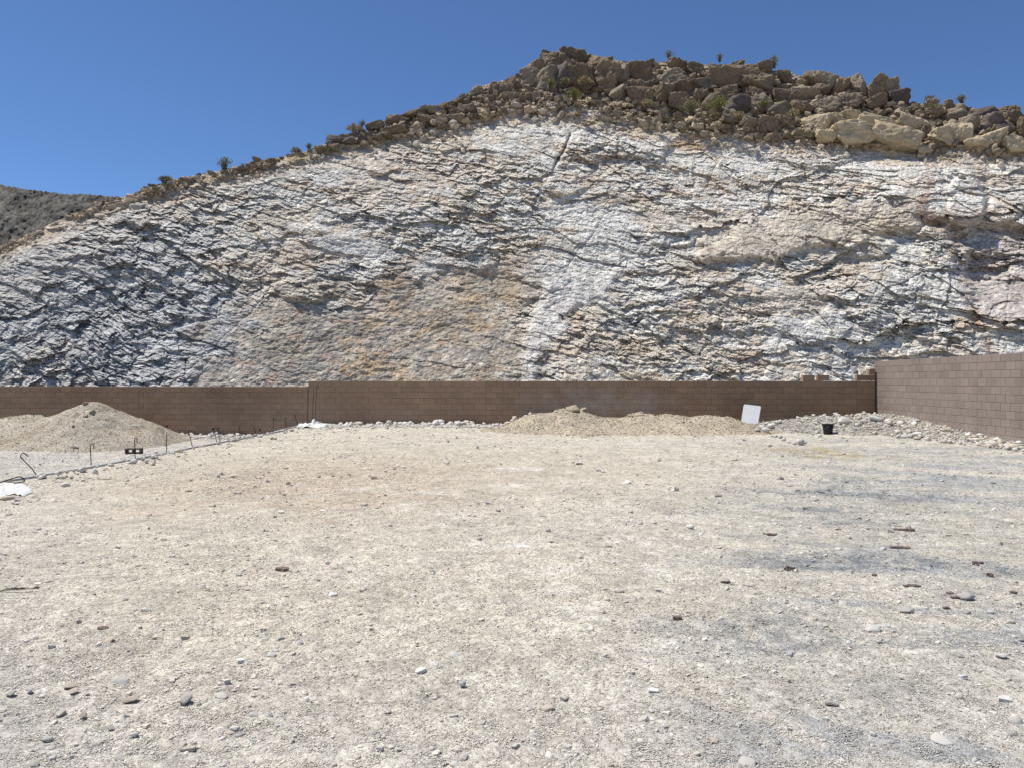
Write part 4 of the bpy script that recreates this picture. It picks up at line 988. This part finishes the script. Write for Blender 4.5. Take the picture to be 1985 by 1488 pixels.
fd(75, 927, 38, 890, bend=(-0.13, 0, 0.20), hd=(1, 0, 0.2), rhook=0.06, tail=0.06, label='bent rebar dowel leaning left with an open hook, near the left edge')
fd(177, 908, 175, 863, rhook=0.04, tail=0.07, label='upright hooked rebar dowel in front of the sand pile')
fd(262, 890, 261, 851, rhook=0.03, tail=0.08, label='upright hooked rebar dowel in front of the loose cinder block')
fd(323, 881, 323, 840, hook=0, label='straight rebar dowel at the right foot of the sand pile')
fd(374, 870, 366, 836, rhook=0.035, tail=0.04, label='leaning rebar dowel with round hook right of the straight one')
fd(421, 862, 415, 830, rhook=0.03, tail=0.05, label='left rebar of the closely paired hooked dowels')
fd(427, 862, 422, 830, rhook=0.03, tail=0.05, label='right rebar of the closely paired hooked dowels')
fd(466, 854, 464, 823, hook=0, label='straight rebar dowel just right of the paired hooks')
fd(499, 847, 491, 824, hook=0, label='thin leaning straight rebar right of the plain upright one')
fd(529, 843, 530, 811, rhook=0.025, tail=0.05, label='hooked rebar dowel, first of two against the low wall end')
fd(556, 835, 552, 810, rhook=0.03, tail=0.03, label='round hooked rebar leaning left, second of two against the low wall end')
fd(577, 822, 571, 804, rhook=0.02, tail=0.04, label='short leaning rebar beside the white plastic on the footing')
# the fallen one at the left edge
fp, fs = fpos(-30, 943)
mb = MB(); P0 = Vector((0, 0, 0)); P1 = Vector((66 * fs, 0, 20 * fs))
pts = [P0, P0.lerp(P1, .5), P1]
for k in range(1, 8):
    t = math.pi * k / 7; pts.append(P1 + Vector((0.075 * math.sin(t), 0.05 * (1 - math.cos(t)), -0.058 * (1 - math.cos(t)))))
pts.append(pts[-1] + Vector((-0.16, 0, -0.02)))
mb.tube(pts, 0.0115, 7); o = mb.build('rebar_dowel', M['rebar'], None, True); o.location = fp
props(o, 'nearly flattened hooked rebar above the white plastic at the left edge', 'rebar', 'rebar dowels standing out of the footing')
# tall bars in front of the wall step
for x, y0_, y1_, hk, lb in [(595.5, 820, 747, 0, 'tall straight rebar standing at the step in the back wall'), (605.5, 810, 747, 0, 'tall rebar in the middle of three at the wall step'), (611, 810, 748, 1, 'tall hooked rebar, right of three at the wall step')]:
    Y = 27.7; s = Y / 1500; b_ = pt(x, y0_, Y); 
    tx = 1.5 if x < 600 else 3
    v = Vector((tx * s, 0, (y0_ - y1_) * s)); dowel(b_, v, v.length, hook=hk, rhook=0.025, tail=0.09, rad=0.009, label=lb)
# short stub with cyan cap
p = Vector((PX(329) * 27.2, 27.2, -0.45)); root = empty('marker_stub', p); props(root, 'short dark stub with a cyan tip at the foot of the sand pile', 'marker')
mb = MB(); mb.tube([(0, 0, -0.1), (0, 0, 0.13)], 0.012, 6); mb.build('rod', M['rebar'], root); mb = MB(); mb.tube([(0, 0, 0.13), (0, 0, 0.19)], 0.02, 6); mb.build('cap', M['cyan'], root)

# ================================================================== SMALL THINGS
# loose cinder block with two cores facing the camera
p = Vector((PX(257) * 21.6, 21.6, -0.43)); cw_, ch_, cd_ = 0.43, 0.15, 0.19
root = empty('cinder_block', p, 0.05); props(root, 'loose brown cinder block lying on its side before the sand pile', 'cinder block')
mb = MB(); t_ = 0.035; xs_ = [-cw_ / 2, -cw_ / 2 + t_, -t_ / 2, t_ / 2, cw_ / 2 - t_, cw_ / 2]
mb.box((xs_[0], 0, 0), (xs_[1], cd_, ch_)); mb.build('side_web', M['cmu'], root)
mb = MB(); mb.box((xs_[2], 0, t_), (xs_[3], cd_, ch_ - t_)); mb.build('middle_web', M['cmu'], root)
mb = MB(); mb.box((xs_[4], 0, 0), (xs_[5], cd_, ch_)); mb.build('side_web', M['cmu'], root)
mb = MB(); mb.box((xs_[1], 0.001, 0), (xs_[4], cd_ - .001, t_)); mb.build('face_shell', M['cmu'], root)
mb = MB(); mb.box((xs_[1], 0.001, ch_ - t_), (xs_[4], cd_ - .001, ch_)); mb.build('face_shell', M['cmu'], root)
# plant pot
p = land(1605, 841); root = empty('plant_pot', p); props(root, 'black plastic nursery pot standing in front of the rubble bank', 'pot')
def lathe(prof, n=28):
    mb = MB(); V = []; Fc = []
    for r_, z_ in prof: V += [(r_ * math.cos(2 * math.pi * k / n), r_ * math.sin(2 * math.pi * k / n), z_) for k in range(n)]
    for i in range(len(prof) - 1):
        for k in range(n): a = i * n + k; b = i * n + (k + 1) % n; Fc.append((a, b, b + n, a + n))
    mb.add(V, Fc); return mb
s = p.y / 1500; rt = 10.2 * s; rb = 7.8 * s; hh = 20 * s
lathe([(0.001, 0.004), (rb, 0.0), (rt, hh - 0.03), (rt - 0.006, hh - 0.03), (rb - 0.008, 0.02), (0.001, 0.02)]).build('body', M['pot'], root, True)
lathe([(rt - .004, hh - 0.04), (rt + 0.009, hh - 0.04), (rt + 0.011, hh), (rt - 0.002, hh), (rt - 0.006, hh - 0.04)]).build('rim', M['pot'], root)
p = land(1584, 838); q = stone_at('stone', p, 0.17, 0.12, 0.09, 'stone_grey'); props(q, 'small purplish grey stone left of the black pot', 'stone', G1)
# white board leaning on the wall and the sheet under it
Yb_ = 25.95; s = Yb_ / 1500
b0, b1, t1, t0 = [(1436, 821), (1469, 822), (1475, 787), (1442, 783)]
def brd(q, Yq): return pt(q[0], q[1], Yq)
c4 = [brd(b0, Yb_), brd(b1, Yb_), brd(t1, Yb_ + 0.42), brd(t0, Yb_ + 0.42)]
nrm_ = (c4[1] - c4[0]).cross(c4[3] - c4[0]).normalized()
mb = MB(); mid = sum(c4, Vector()) / 4
ring = []
for i in range(4):
    a, b, c = c4[i - 1], c4[i], c4[(i + 1) % 4]
    for t in (0.0, 0.5, 1.0):
        r_ = 0.045; pa = b + (a - b).normalized() * r_; pc = b + (c - b).normalized() * r_
        ring.append((1 - t) ** 2 * pa + 2 * t * (1 - t) * b + t * t * pc)
n = len(ring); V = [q - mid + nrm_ * 0.012 for q in ring] + [q - mid - nrm_ * 0.012 for q in ring]
mb.add(V, [tuple(range(n)), tuple(range(2 * n - 1, n - 1, -1))] + [(k, k + n, (k + 1) % n + n, (k + 1) % n) for k in range(n)])
o = mb.build('white_board', M['board']); o.location = mid; props(o, 'white square board leaning against the back wall beside the mound', 'board')
mb = MB(); mb.box((-0.45, -0.28, 0.0), (0.42, 0.25, 0.02)); o = mb.build('plywood_sheet', M['plywood']); o.location = pt(1462, 822.5, 25.8); o.rotation_euler = (R(-3), R(5), R(-5)); props(o, 'small weathered plywood sheet lying under the white board', 'plywood')
# plastic sheets
def crumple(name, label, outline, hgt, seed, n=46, mat='sheet', peak=None):
    """a crumpled sheet draped over the ground; outline measured points"""
    P = [land(*q) for q in outline]; cx = sum(p.x for p in P) / len(P); cy = sum(p.y for p in P) / len(P)
    V = []; 
    rings = 16
    for i in range(rings + 1):
        t = i / rings
        for k in range(n):
            f_ = k / n * len(P); a = P[int(f_) % len(P)]; b = P[(int(f_) + 1) % len(P)]; q = a.lerp(b, f_ % 1)
            x = cx + (q.x - cx) * t; y = cy + (q.y - cy) * t
            V.append([x, y, 0])
    V = np.array(V); 
    g = np.array([surf(a, b) for a, b in V[:, :2]])
    f1, f2, r1, r2, r3, dx, dy = worley(V[:, 0] * 3.2, V[:, 1] * 2.0, seed)
    edge = np.repeat(np.linspace(0, 1, rings + 1), n); 
    V[:, 2] = g + 0.015 + hgt * (0.5 * r1 + (f2 - f1) * 0.7) * (1 - edge ** 3) + 1.1 * hgt * np.abs(fbm(V[:, 0] * 7, V[:, 1] * 7, seed, 3))
    if peak:
        pk = land(*peak[:2]); V[:, 2] += peak[2] * np.exp(-((V[:, 0] - pk.x) ** 2 + (V[:, 1] - pk.y) ** 2) / peak[3] ** 2)
    V[:, 2] -= (edge > 0.99) * 0.02
    o_ = np.array([cx, cy, surf(cx, cy)]); V = V - o_
    Fc = []
    for i in range(rings):
        for k in range(n): a = i * n + k; b = i * n + (k + 1) % n; Fc.append([a, b, b + n, a + n])
    me = mesh_np(name, V, np.array(Fc), False); o = link(name, me, M[mat]); o.location = o_; props(o, label, 'plastic sheet', 'crumpled white plastic sheets'); return o
crumple('plastic_sheet', 'crumpled white plastic sheet on the ground at the left edge', [(-60, 972), (0, 968), (24, 958), (45, 962), (66, 952), (50, 943), (20, 938), (-20, 938), (-60, 942)], 0.055, 801)
crumple('plastic_sheet', 'crumpled white plastic heaped at the wall step beside the tall rebars', [(575, 830), (600, 829), (630, 829), (640, 825), (622, 822), (600, 821.5), (580, 823)], 0.10, 811, peak=(608, 824, 0.20, 0.07))
# reddish stone in front of left sheet, stone on the sand pile foot, clods
p = land(14, 968); q = stone_at('stone', p, 0.22, 0.16, 0.09, 'stone_tan'); props(q, 'flat reddish stone in front of the plastic sheet at the left edge', 'stone', G1)
p = land(143, 868); q = stone_at('stone', p, 0.27, 0.16, 0.13, 'stone_tan'); props(q, 'tan stone lying at the foot of the sand pile', 'stone', G1)
p = land(125, 943); q = stone_at('stone', p, 0.16, 0.13, 0.11, 'stone_pale'); props(q, 'pale stone just in front of the footing near the bent dowel', 'stone', G1)
for x, y, w1, h1, lb in [(176, 801, 18, 10, 'brown clod of hardened sand high on the sand pile'), (164, 807, 14, 7, 'smaller brown clod just below the high one on the sand pile'), (140, 827, 11, 6, 'lone brown clod at the left flank of the sand pile'), (165, 785, 14, 8, 'clod sitting at the very top of the sand pile')]:
    p = land(x, y); s = p.y / 1500; q = stone_at('dirt_clod', p, w1 * s * .8, w1 * s * .8, h1 * s * 1.25, 'clod', sink=0.3); props(q, lb, 'clod', 'clods on the sand pile')
for x, y, w1, h1, lb in [(1110, 797, 36, 14, 'biggest rounded clod on top of the middle mound'), (1133, 798, 22, 11, 'clod right beside the biggest one on the middle mound'), (1240, 806, 26, 10, 'broad clod on the right hump of the middle mound'), (1222, 808, 16, 8, 'clod left of the broad one on the middle mound'), (1325, 819, 8, 5, 'small clod on the right slope of the middle mound'), (1200, 818, 12, 6, 'clod in the dip of the middle mound')]:
    p = land(x, y); s = p.y / 1500; q = stone_at('dirt_clod', p, w1 * s * .8, w1 * s * .8, h1 * s * 1.25, 'clod', sink=0.3); props(q, lb, 'clod', 'clods on the middle mound')
p = land(222, 928); mb = MB(); mb.box((-0.28, -0.02, 0), (0.25, 0.03, 0.018)); o = mb.build('wood_slat', M['slat']); o.location = p; o.rotation_euler = (0, 0, 0.05); props(o, 'thin yellowish wooden slat lying in front of the footing', 'slat')
p = land(30, 1146); root = empty('dry_twig', p, 0.1); props(root, 'small dry twig with grey green leaves near the left edge', 'twig')
mb = MB(); mb.tube([(-0.12, 0, 0.01), (0.0, 0.0, 0.02), (0.10, 0.03, 0.015)], 0.004, 5); mb.build('stem', M['stem'], root)
for k in range(5):
    mb = MB(); a = random.uniform(-.6, .6); x = -0.1 + 0.05 * k
    mb.add([(x, 0, .015), (x + .035, .02 + a * .02, .03), (x + .07, .03 + a * .08, .02), (x + .035, -.004 + a * .04, .014)], [(0, 1, 2, 3)]); mb.build('leaf', M['leafgrey'], root)

# ================================================================== SHRUBS ON THE HILL
def shrub(name, label, x, y, wpx, hpx, leaf='leafolive', n=900, open_=0.5, group='desert shrubs on the hill', push=0.8, grass=False, up=0.0):
    p = hill_pt(x, y); s = p.y / 1500; w_, h_ = wpx * s / 2 * 0.95, hpx * s * 0.85
    root = empty(name, p + Vector((0, -push, up))); props(root, label, 'grass tuft' if grass else 'shrub', group)
    r = random.Random(int(x * 7 + y)); mb = MB(); tips = []
    ns = 30 if not grass else 40
    for k in range(ns):
        a = r.uniform(0, 6.28); q = r.uniform(0.15, 1.0); tip = Vector((math.cos(a) * w_ * q, math.sin(a) * w_ * q * 0.8, h_ * math.sqrt(max(0.05, 1 - (q * 0.9) ** 2)) * r.uniform(0.75, 1.0)))
        mid_ = tip * 0.5 + Vector((0, 0, h_ * 0.12)); b0_ = Vector((tip.x * 0.25, tip.y * 0.25, -0.15)); mb.tube([b0_, mid_, tip], 0.018 if not grass else 0.014, 4, 0.006); tips.append((mid_, tip))
    mb.build('stem', M['stem'] if not grass else M['drygrass'], root)
    rr = np.random.default_rng(int(x + y)); V = []; Fc = []
    for k in range(int(n * 0.8)):
        m_, t_ = tips[rr.integers(len(tips))]; q = rr.uniform(0.05, 1.08)
        c = m_.lerp(t_, q) if q > 0.3 else m_ * (q * 3)
        c = np.array(c) + rr.normal(size=3) * 0.16 * max(w_, h_) * open_ * 1.4
        sz = rr.uniform(0.035, 0.075) * (1.5 if not grass else 1.0); d = rr.normal(size=3); d[2] += 1.2 if grass else 0.2; d /= np.linalg.norm(d); e = np.cross(d, rr.normal(size=3)); e /= np.linalg.norm(e) + 1e-9
        L_ = sz * (3.0 if grass else 1.4); b = len(V); V += [c - d * L_ / 2, c + e * sz * 0.35, c + d * L_ / 2, c - e * sz * 0.35]; Fc.append([b, b + 1, b + 2, b + 3])
    me = mesh_np('foliage', np.array(V), np.array(Fc), False); f = link('foliage', me, M[leaf], root); f['kind'] = 'stuff'
    return root
SH = [('creosote_bush', 'wispy green creosote bush alone on the left skyline', 440, 331, 34, 26, 'leafgreen', 500, 0.5),
 ('dry_shrub', 'grey brown shrub on the far left part of the crest', 325, 358, 30, 16, 'leafgrey', 700, .4),
 ('dry_shrub', 'small dull shrub on the crest between creosote and dark rocks', 577, 302, 22, 16, 'leafgrey', 500, .4),
 ('dry_shrub', 'tiny green sprig just right of the small dull shrub', 602, 294, 13, 14, 'leafolive', 250, .5),
 ('creosote_bush', 'thin green bush behind the dry grass tuft above the dark rocks', 703, 254, 16, 22, 'leafolive', 220, .6),
 ('creosote_bush', 'thin grey green bush on the top ridge near the middle', 1295, 118, 20, 18, 'leafolive', 260, .6),
 ('creosote_bush', 'faint small bush on the skyline left of the round boulders', 1392, 122, 16, 16, 'leafolive', 200, .6),
 ('creosote_bush', 'tall green bush sticking up on the skyline beside a rounded boulder', 1497, 134, 22, 26, 'leafgreen', 420, .6),
 ('dry_shrub', 'flat grey green shrub on the lower right skyline', 1797, 203, 34, 15, 'leafolive', 700, .4),
 ('dry_shrub', 'rounded dark shrub on the right skyline', 1858, 204, 24, 20, 'leafgrey', 700, .4),
 ('green_shrub', 'yellow green shrub between caprock boulders left of the peak face', 1066, 190, 22, 18, 'leafgreen', 700, .4),
 ('green_shrub', 'bright green shrub below the peak on the scree shelf', 1112, 213, 34, 24, 'leafgreen', 1100, .4),
 ('dry_shrub', 'straw coloured shrub right below the peak face', 1130, 184, 34, 16, 'drygrass', 800, .4),
 ('dry_shrub', 'olive shrub just above the bright green one', 1092, 186, 26, 16, 'leafolive', 800, .4),
 ('green_shrub', 'wide green shrub under the middle boulders, right of two', 1382, 234, 52, 32, 'leafgreen', 1700, .4),
 ('green_shrub', 'lower green shrub under the middle boulders, left of two', 1330, 236, 48, 24, 'leafolive', 1200, .4),
 ('green_shrub', 'small yellow green bush beneath the long caprock slab', 1468, 228, 24, 16, 'leafgreen', 600, .4),
 ('dry_shrub', 'dry shrub among the tan boulders above the cream slabs', 1523, 250, 30, 22, 'drygrass', 800, .4),
 ('dry_shrub', 'green grey shrub on the slope left of the right-hand dark rocks', 1805, 222, 50, 18, 'leafolive', 1000, .4),
 ('dry_shrub', 'straw coloured tuft beside the cracked boulder at the middle of the cap', 1248, 226, 30, 14, 'drygrass', 600, .4),
 ('dry_shrub', 'dry pale shrub by the boulder at the base of the big caprock', 1420, 252, 36, 18, 'drygrass', 800, .4)]
for nm, lb, x, y, wp, hp, lf, n_, op in SH:
    inner = y > np.interp(x, sk[:, 0], sk[:, 1]) + 25
    shrub(nm, lb, x, y, wp, hp, lf, n_, op, push=1.7 if inner else 0.5, up=0.3 if inner else 0.0)
shrub('grass_tuft', 'rounded tuft of dry golden grass above the dark rocks on the left crest', 690, 263, 34, 20, 'drygrass', 1500, .3, grass=True)

# ================================================================== GRAVEL (uncountable: instanced pebbles)
def gravel(name, P, S, Rt, Cc, idx, label='loose pale and grey gravel scattered over the whole lot'):
    me = bpy.data.meshes.new(name); me.vertices.add(len(P)); me.vertices.foreach_set('co', P.astype(np.float32).ravel())
    for nm, arr, ty in (('pscale', S, 'FLOAT_VECTOR'), ('prot', Rt, 'FLOAT_VECTOR')):
        a = me.attributes.new(nm, ty, 'POINT'); a.data.foreach_set('vector', arr.astype(np.float32).ravel())
    a = me.attributes.new('pcol', 'FLOAT_COLOR', 'POINT'); a.data.foreach_set('color', np.hstack([Cc, np.ones((len(Cc), 1))]).astype(np.float32).ravel())
    a = me.attributes.new('pidx', 'INT', 'POINT'); a.data.foreach_set('value', idx.astype(np.int32))
    me.update(); o = link(name, me, M['pebble']); props(o, label, 'gravel' if name == 'gravel' else 'scree', kind='stuff')
    ng = bpy.data.node_groups.new('gravel_nodes', 'GeometryNodeTree')
    ng.interface.new_socket('Geometry', in_out='INPUT', socket_type='NodeSocketGeometry'); ng.interface.new_socket('Geometry', in_out='OUTPUT', socket_type='NodeSocketGeometry')
    n = ng.nodes; l = ng.links; gi = n.new('NodeGroupInput'); go = n.new('NodeGroupOutput'); jo = n.new('GeometryNodeJoinGeometry')
    for k in range(6):
        if k < 3: ic = n.new('GeometryNodeMeshIcoSphere'); ic.inputs['Radius'].default_value = 1.1; ic.inputs['Subdivisions'].default_value = 1
        elif k < 5:
            ic = n.new('GeometryNodeMeshCube'); ic.inputs['Size'].default_value = (1.7, 1.5, 1.5)
            for q_ in ('Vertices X', 'Vertices Y', 'Vertices Z'): ic.inputs[q_].default_value = 3
        else: ic = n.new('GeometryNodeMeshIcoSphere'); ic.inputs['Radius'].default_value = 1.0; ic.inputs['Subdivisions'].default_value = 2
        sp = n.new('GeometryNodeSetPosition'); no = n.new('ShaderNodeTexVoronoi'); no.feature = 'F1'; no.distance = 'CHEBYCHEV' if k % 2 else 'EUCLIDEAN'
        pos = n.new('GeometryNodeInputPosition'); ad = n.new('ShaderNodeVectorMath'); ad.operation = 'ADD'; ad.inputs[1].default_value = (k * 3.1 + 0.3, k * 1.7, k * 0.9)
        no.inputs['Scale'].default_value = 0.75
        l.new(pos.outputs[0], ad.inputs[0]); l.new(ad.outputs[0], no.inputs['Vector'])
        sc = n.new('ShaderNodeVectorMath'); sc.operation = 'SCALE'; mr = n.new('ShaderNodeMapRange')
        mr.inputs[1].default_value = 0.0; mr.inputs[2].default_value = 1.0; mr.inputs[3].default_value = 0.45; mr.inputs[4].default_value = -0.55
        l.new(no.outputs['Distance'], mr.inputs[0]); l.new(pos.outputs[0], sc.inputs[0]); l.new(mr.outputs[0], sc.inputs['Scale'])
        l.new(ic.outputs['Mesh'], sp.inputs['Geometry']); l.new(sc.outputs[0], sp.inputs['Offset'])
        sm = n.new('GeometryNodeSetMaterial'); sm.inputs['Material'].default_value = M['pebble']; l.new(sp.outputs[0], sm.inputs[0])
        ss = n.new('GeometryNodeSetShadeSmooth'); ss.inputs['Shade Smooth'].default_value = False; l.new(sm.outputs[0], ss.inputs[0])
        g2i = n.new('GeometryNodeGeometryToInstance'); l.new(ss.outputs[0], g2i.inputs[0]); l.new(g2i.outputs[0], jo.inputs[0])
    ip = n.new('GeometryNodeInstanceOnPoints'); l.new(gi.outputs[0], ip.inputs['Points']); l.new(jo.outputs[0], ip.inputs['Instance']); ip.inputs['Pick Instance'].default_value = True
    def na(nm, ty):
        q = n.new('GeometryNodeInputNamedAttribute'); q.data_type = ty; q.inputs['Name'].default_value = nm; return q.outputs['Attribute']
    l.new(na('pidx', 'INT'), ip.inputs['Instance Index'])
    e2r = n.new('FunctionNodeEulerToRotation'); l.new(na('prot', 'FLOAT_VECTOR'), e2r.inputs[0]); l.new(e2r.outputs[0], ip.inputs['Rotation'])
    l.new(na('pscale', 'FLOAT_VECTOR'), ip.inputs['Scale']); l.new(ip.outputs[0], go.inputs[0])
    md = o.modifiers.new('pebbles', 'NODES'); md.node_group = ng
    return o
NP = 420000
a_ = rng.uniform(-0.80, 0.80, NP); inv = rng.uniform(1 / 28.4, 1 / 2.2, NP); Yp = 1 / inv; Xp = a_ * Yp
keep = (Yp < wallY(Xp) - 0.05) & (Xp < 12.3)
cl = fbm(Xp * 0.7, Yp * 0.7, 901, 4, 0.6) + 0.5 * fbm(Xp * 3, Yp * 3, 905, 3)
parts, _n = ground_parts(Xp, Yp); tan, red, white, grey, dark, yel, cool = parts
dens = 0.42 + 0.65 * cl + 0.35 * np.clip(grey + 1.6 * dark, 0, 1.6) - 0.3 * np.clip(white, 0, 1) + 0.22 * sstep(5.5, 3.0, Yp) + 0.0
dens = np.where(Xp < 0, dens + 0.1 * sstep(6, 3.5, Yp), dens)
keep &= rng.random(NP) < np.clip(dens + 0.12, 0.16, 1.0)
a_, Yp, Xp = a_[keep], Yp[keep], Xp[keep]; tan, red, white, grey, dark = [q[keep] for q in (tan, red, white, grey, dark)]
n_ = len(Xp)
pxs = 1.2 * (rng.pareto(3.1, n_) + 1) ; pxs = np.clip(pxs, 1.2, 11)            # widths in picture points at their distance
wm = pxs * Yp / 1500.0 * 1.0
wm = np.clip(wm, 0.006, 0.085 + 0.0 * wm)
Zp = ground_h(Xp, Yp) + 0.012 * fbm(Xp * 0.4, Yp * 1.5 + 0.3 * Xp, 47, 3) + 0.010 * fbm(Xp * 3, Yp * 3, 5, 4)
Sv = np.stack([wm * 0.55 * rng.uniform(.8, 1.3, n_), wm * 0.55 * rng.uniform(.6, 1.0, n_), wm * 0.55 * rng.uniform(.3, .75, n_)], 1)
P_ = np.stack([Xp, Yp, Zp + Sv[:, 2] * 0.35], 1)
Rt = np.stack([rng.uniform(-.35, .35, n_), rng.uniform(-.35, .35, n_), rng.uniform(0, 6.28, n_)], 1)
gc = ground_col(Xp, Yp, False)
pal = np.array([[0.58, 0.54, 0.47], [0.53, 0.48, 0.40], [0.46, 0.40, 0.31], [0.44, 0.42, 0.38], [0.48, 0.48, 0.46], [0.26, 0.24, 0.23], [0.66, 0.64, 0.60], [0.36, 0.28, 0.22]])
pr = np.array([0.22, 0.26, 0.16, 0.12, 0.08, 0.03, 0.11, 0.02])
ch = rng.choice(len(pal), n_, p=pr)
Cc = pal[ch]
dk = np.clip(0.35 * grey + 1.3 * dark, 0, 1)[:, None] * (rng.random((n_, 1)) < 0.75)
Cc = Cc * (1 - dk * 0.85) + np.array([0.15, 0.165, 0.175]) * dk * 0.85
Cc = 0.5 * Cc + 0.5 * gc; Cc = Cc * rng.uniform(0.85, 1.30, (n_, 1))
# pebbles on the mounds
def on_pile(hf, x0, x1, y0, y1, n, smin, smax_, cbase):
    X = rng.uniform(x0, x1, n); Y = rng.uniform(y0, y1, n); H = hf(X[None], Y[None])[0]; k = (H > 0.07) & (Y < wallY(X) - 0.05)
    X, Y, H = X[k], Y[k], H[k]; m = len(X); wv = np.clip(smin * (rng.pareto(2.2, m) + 1), smin, smax_)
    S = np.stack([wv * .55 * rng.uniform(.8, 1.3, m), wv * .55 * rng.uniform(.7, 1, m), wv * .55 * rng.uniform(.5, .8, m)], 1)
    return np.stack([X, Y, ground_h(X, Y) + H - 0.06 + S[:, 2] * .3], 1), S, np.stack([rng.uniform(-.4, .4, m), rng.uniform(-.4, .4, m), rng.uniform(0, 6.28, m)], 1), np.array(cbase) * rng.uniform(.65, 1.25, (m, 1))
sets = [(P_, Sv, Rt, Cc)]
# half-buried fist-size stones, thickest at the near left
nm_ = 9000; am = rng.uniform(-0.75, 0.75, nm_); Ym = 1 / rng.uniform(1 / 11.0, 1 / 2.6, nm_); Xm = am * Ym
dm = 0.10 + 0.34 * sstep(5.5, 3.4, Ym) * sstep(0.5, -0.5, am) + 0.10 * sstep(5.0, 3.0, Ym) + 0.5 * np.clip(fbm(Xm * 1.3, Ym * 1.3, 911, 3), -0.3, 0.6)
km = rng.random(nm_) < np.clip(dm, 0.02, 0.8) * 0.55; Xm, Ym = Xm[km], Ym[km]; mm = len(Xm)
wq = np.clip(4.6 * (rng.pareto(2.6, mm) + 1), 4.6, 21) * Ym / 1500; wq = np.minimum(wq, 0.06)
Sm = np.stack([wq * .55 * rng.uniform(.8, 1.3, mm), wq * .55 * rng.uniform(.6, 1, mm), wq * .55 * rng.uniform(.3, .65, mm)], 1)
cm = pal[rng.choice(len(pal), mm, p=pr)] * 0.55 + ground_col(Xm, Ym, False) * 0.5
sets.append((np.stack([Xm, Ym, ground_h(Xm, Ym) + 0.012 * fbm(Xm * 0.4, Ym * 1.5 + 0.3 * Xm, 47, 3) + 0.010 * fbm(Xm * 3, Ym * 3, 5, 4) + Sm[:, 2] * 0.3], 1), Sm,
             np.stack([rng.uniform(-.3, .3, mm), rng.uniform(-.3, .3, mm), rng.uniform(0, 6.28, mm)], 1), cm * rng.uniform(.8, 1.2, (mm, 1))))
sets.append(on_pile(h_left, -18.5, -9.8, 21.8, 28, 9000, 0.012, 0.042, (0.45, 0.385, 0.285)))
sets.append(on_pile(h_mid, -1.2, 9.2, 22.5, 26.8, 9000, 0.016, 0.06, (0.50, 0.42, 0.30)))
sets.append(on_pile(h_right, 7.9, 12.4, 14.8, 26.2, 26000, 0.018, 0.09, (0.45, 0.42, 0.36)))
# gravelly spill in front of the walls
Xs_ = rng.uniform(-13, 0.4, 5000); Ys_ = wallY(Xs_) - np.abs(rng.normal(0.1, 0.45, 5000)) - 0.1; wv = rng.uniform(0.03, 0.10, 5000)
sets.append((np.stack([Xs_, Ys_, ground_h(Xs_, Ys_) + .01], 1), np.stack([wv * .6, wv * .5, wv * .4], 1), np.stack([Xs_ * 0, Xs_ * 0, rng.uniform(0, 6, 5000)], 1), np.array([0.56, 0.52, 0.46]) * rng.uniform(.7, 1.2, (5000, 1))))
Pn, Sn, Rn, Cn = [np.concatenate([s_[i] for s_ in sets]) for i in range(4)]
gravel('gravel', Pn, Sn, Rn, np.clip(Cn, 0.05, 0.75), rng.integers(0, 6, len(Pn)))
def scree():
    """rubble lying in the joints of the caprock and on the shelf under it, set on the hill's own surface"""
    r = np.random.default_rng(77); n = 17000
    i = r.integers(60, len(A) - 60, n)
    band = (ecrest[0, i] - ecap[0, i]) * 1500; tp = r.random(n)
    off = np.where(tp < 0.86, r.uniform(-12, 1.0, n) + r.random(n) * band * 1.0, -np.abs(r.normal(0, 18, n)))
    cl_ = fbm(np.interp(i, [0, len(A)], [0, 60]), off * 0.05, 901, 3); keep_ = (cl_ > -0.05) | (off > 12); i, off, e_b, n = i[keep_], off[keep_], None, int(keep_.sum())
    e = ecap[0, i] + off / 1500; frac = (e - e0) / (ecrest[0, i] - e0); k = (frac < 0.995) & (frac > 0.05)
    i, frac, off = i[k], frac[k], off[k]; j = np.clip((frac * (nr - 1)).astype(int), 0, nr - 1); m = len(i)
    P = np.stack([HXd[j, i], HYd[j, i], HZd[j, i]], 1); wv = np.clip(0.09 * (r.pareto(1.8, m) + 1), 0.09, 0.6) * np.where(off < -6, 0.7, 1.0) * np.interp(A[i], [-0.7, -0.3, -0.1], [0.5, 0.6, 1.0])
    S = np.stack([wv * .6 * r.uniform(.8, 1.4, m), wv * .6 * r.uniform(.7, 1.1, m), wv * .6 * r.uniform(.5, .9, m)], 1)
    P[:, 2] += S[:, 2] * 0.4; P[:, 1] -= S[:, 1] * 0.3
    c = hc[j, i] * 0.5 + np.array([0.26, 0.21, 0.15]) * 0.5; c = np.where((off < -8)[:, None], hc[j, i] * 0.8 + np.array([0.10, 0.085, 0.06]), c)
    c = np.clip(c * r.uniform(0.6, 1.45, (m, 1)), 0.04, 0.7)
    gravel('scree', P, S, np.stack([r.uniform(-.6, .6, m), r.uniform(-.6, .6, m), r.uniform(0, 6.28, m)], 1), c, r.integers(0, 6, m), 'brown and cream rock rubble strewn over the crest and the shelf under the caprock')
scree()
print('pebbles', len(Pn), 'boulders', bcount)
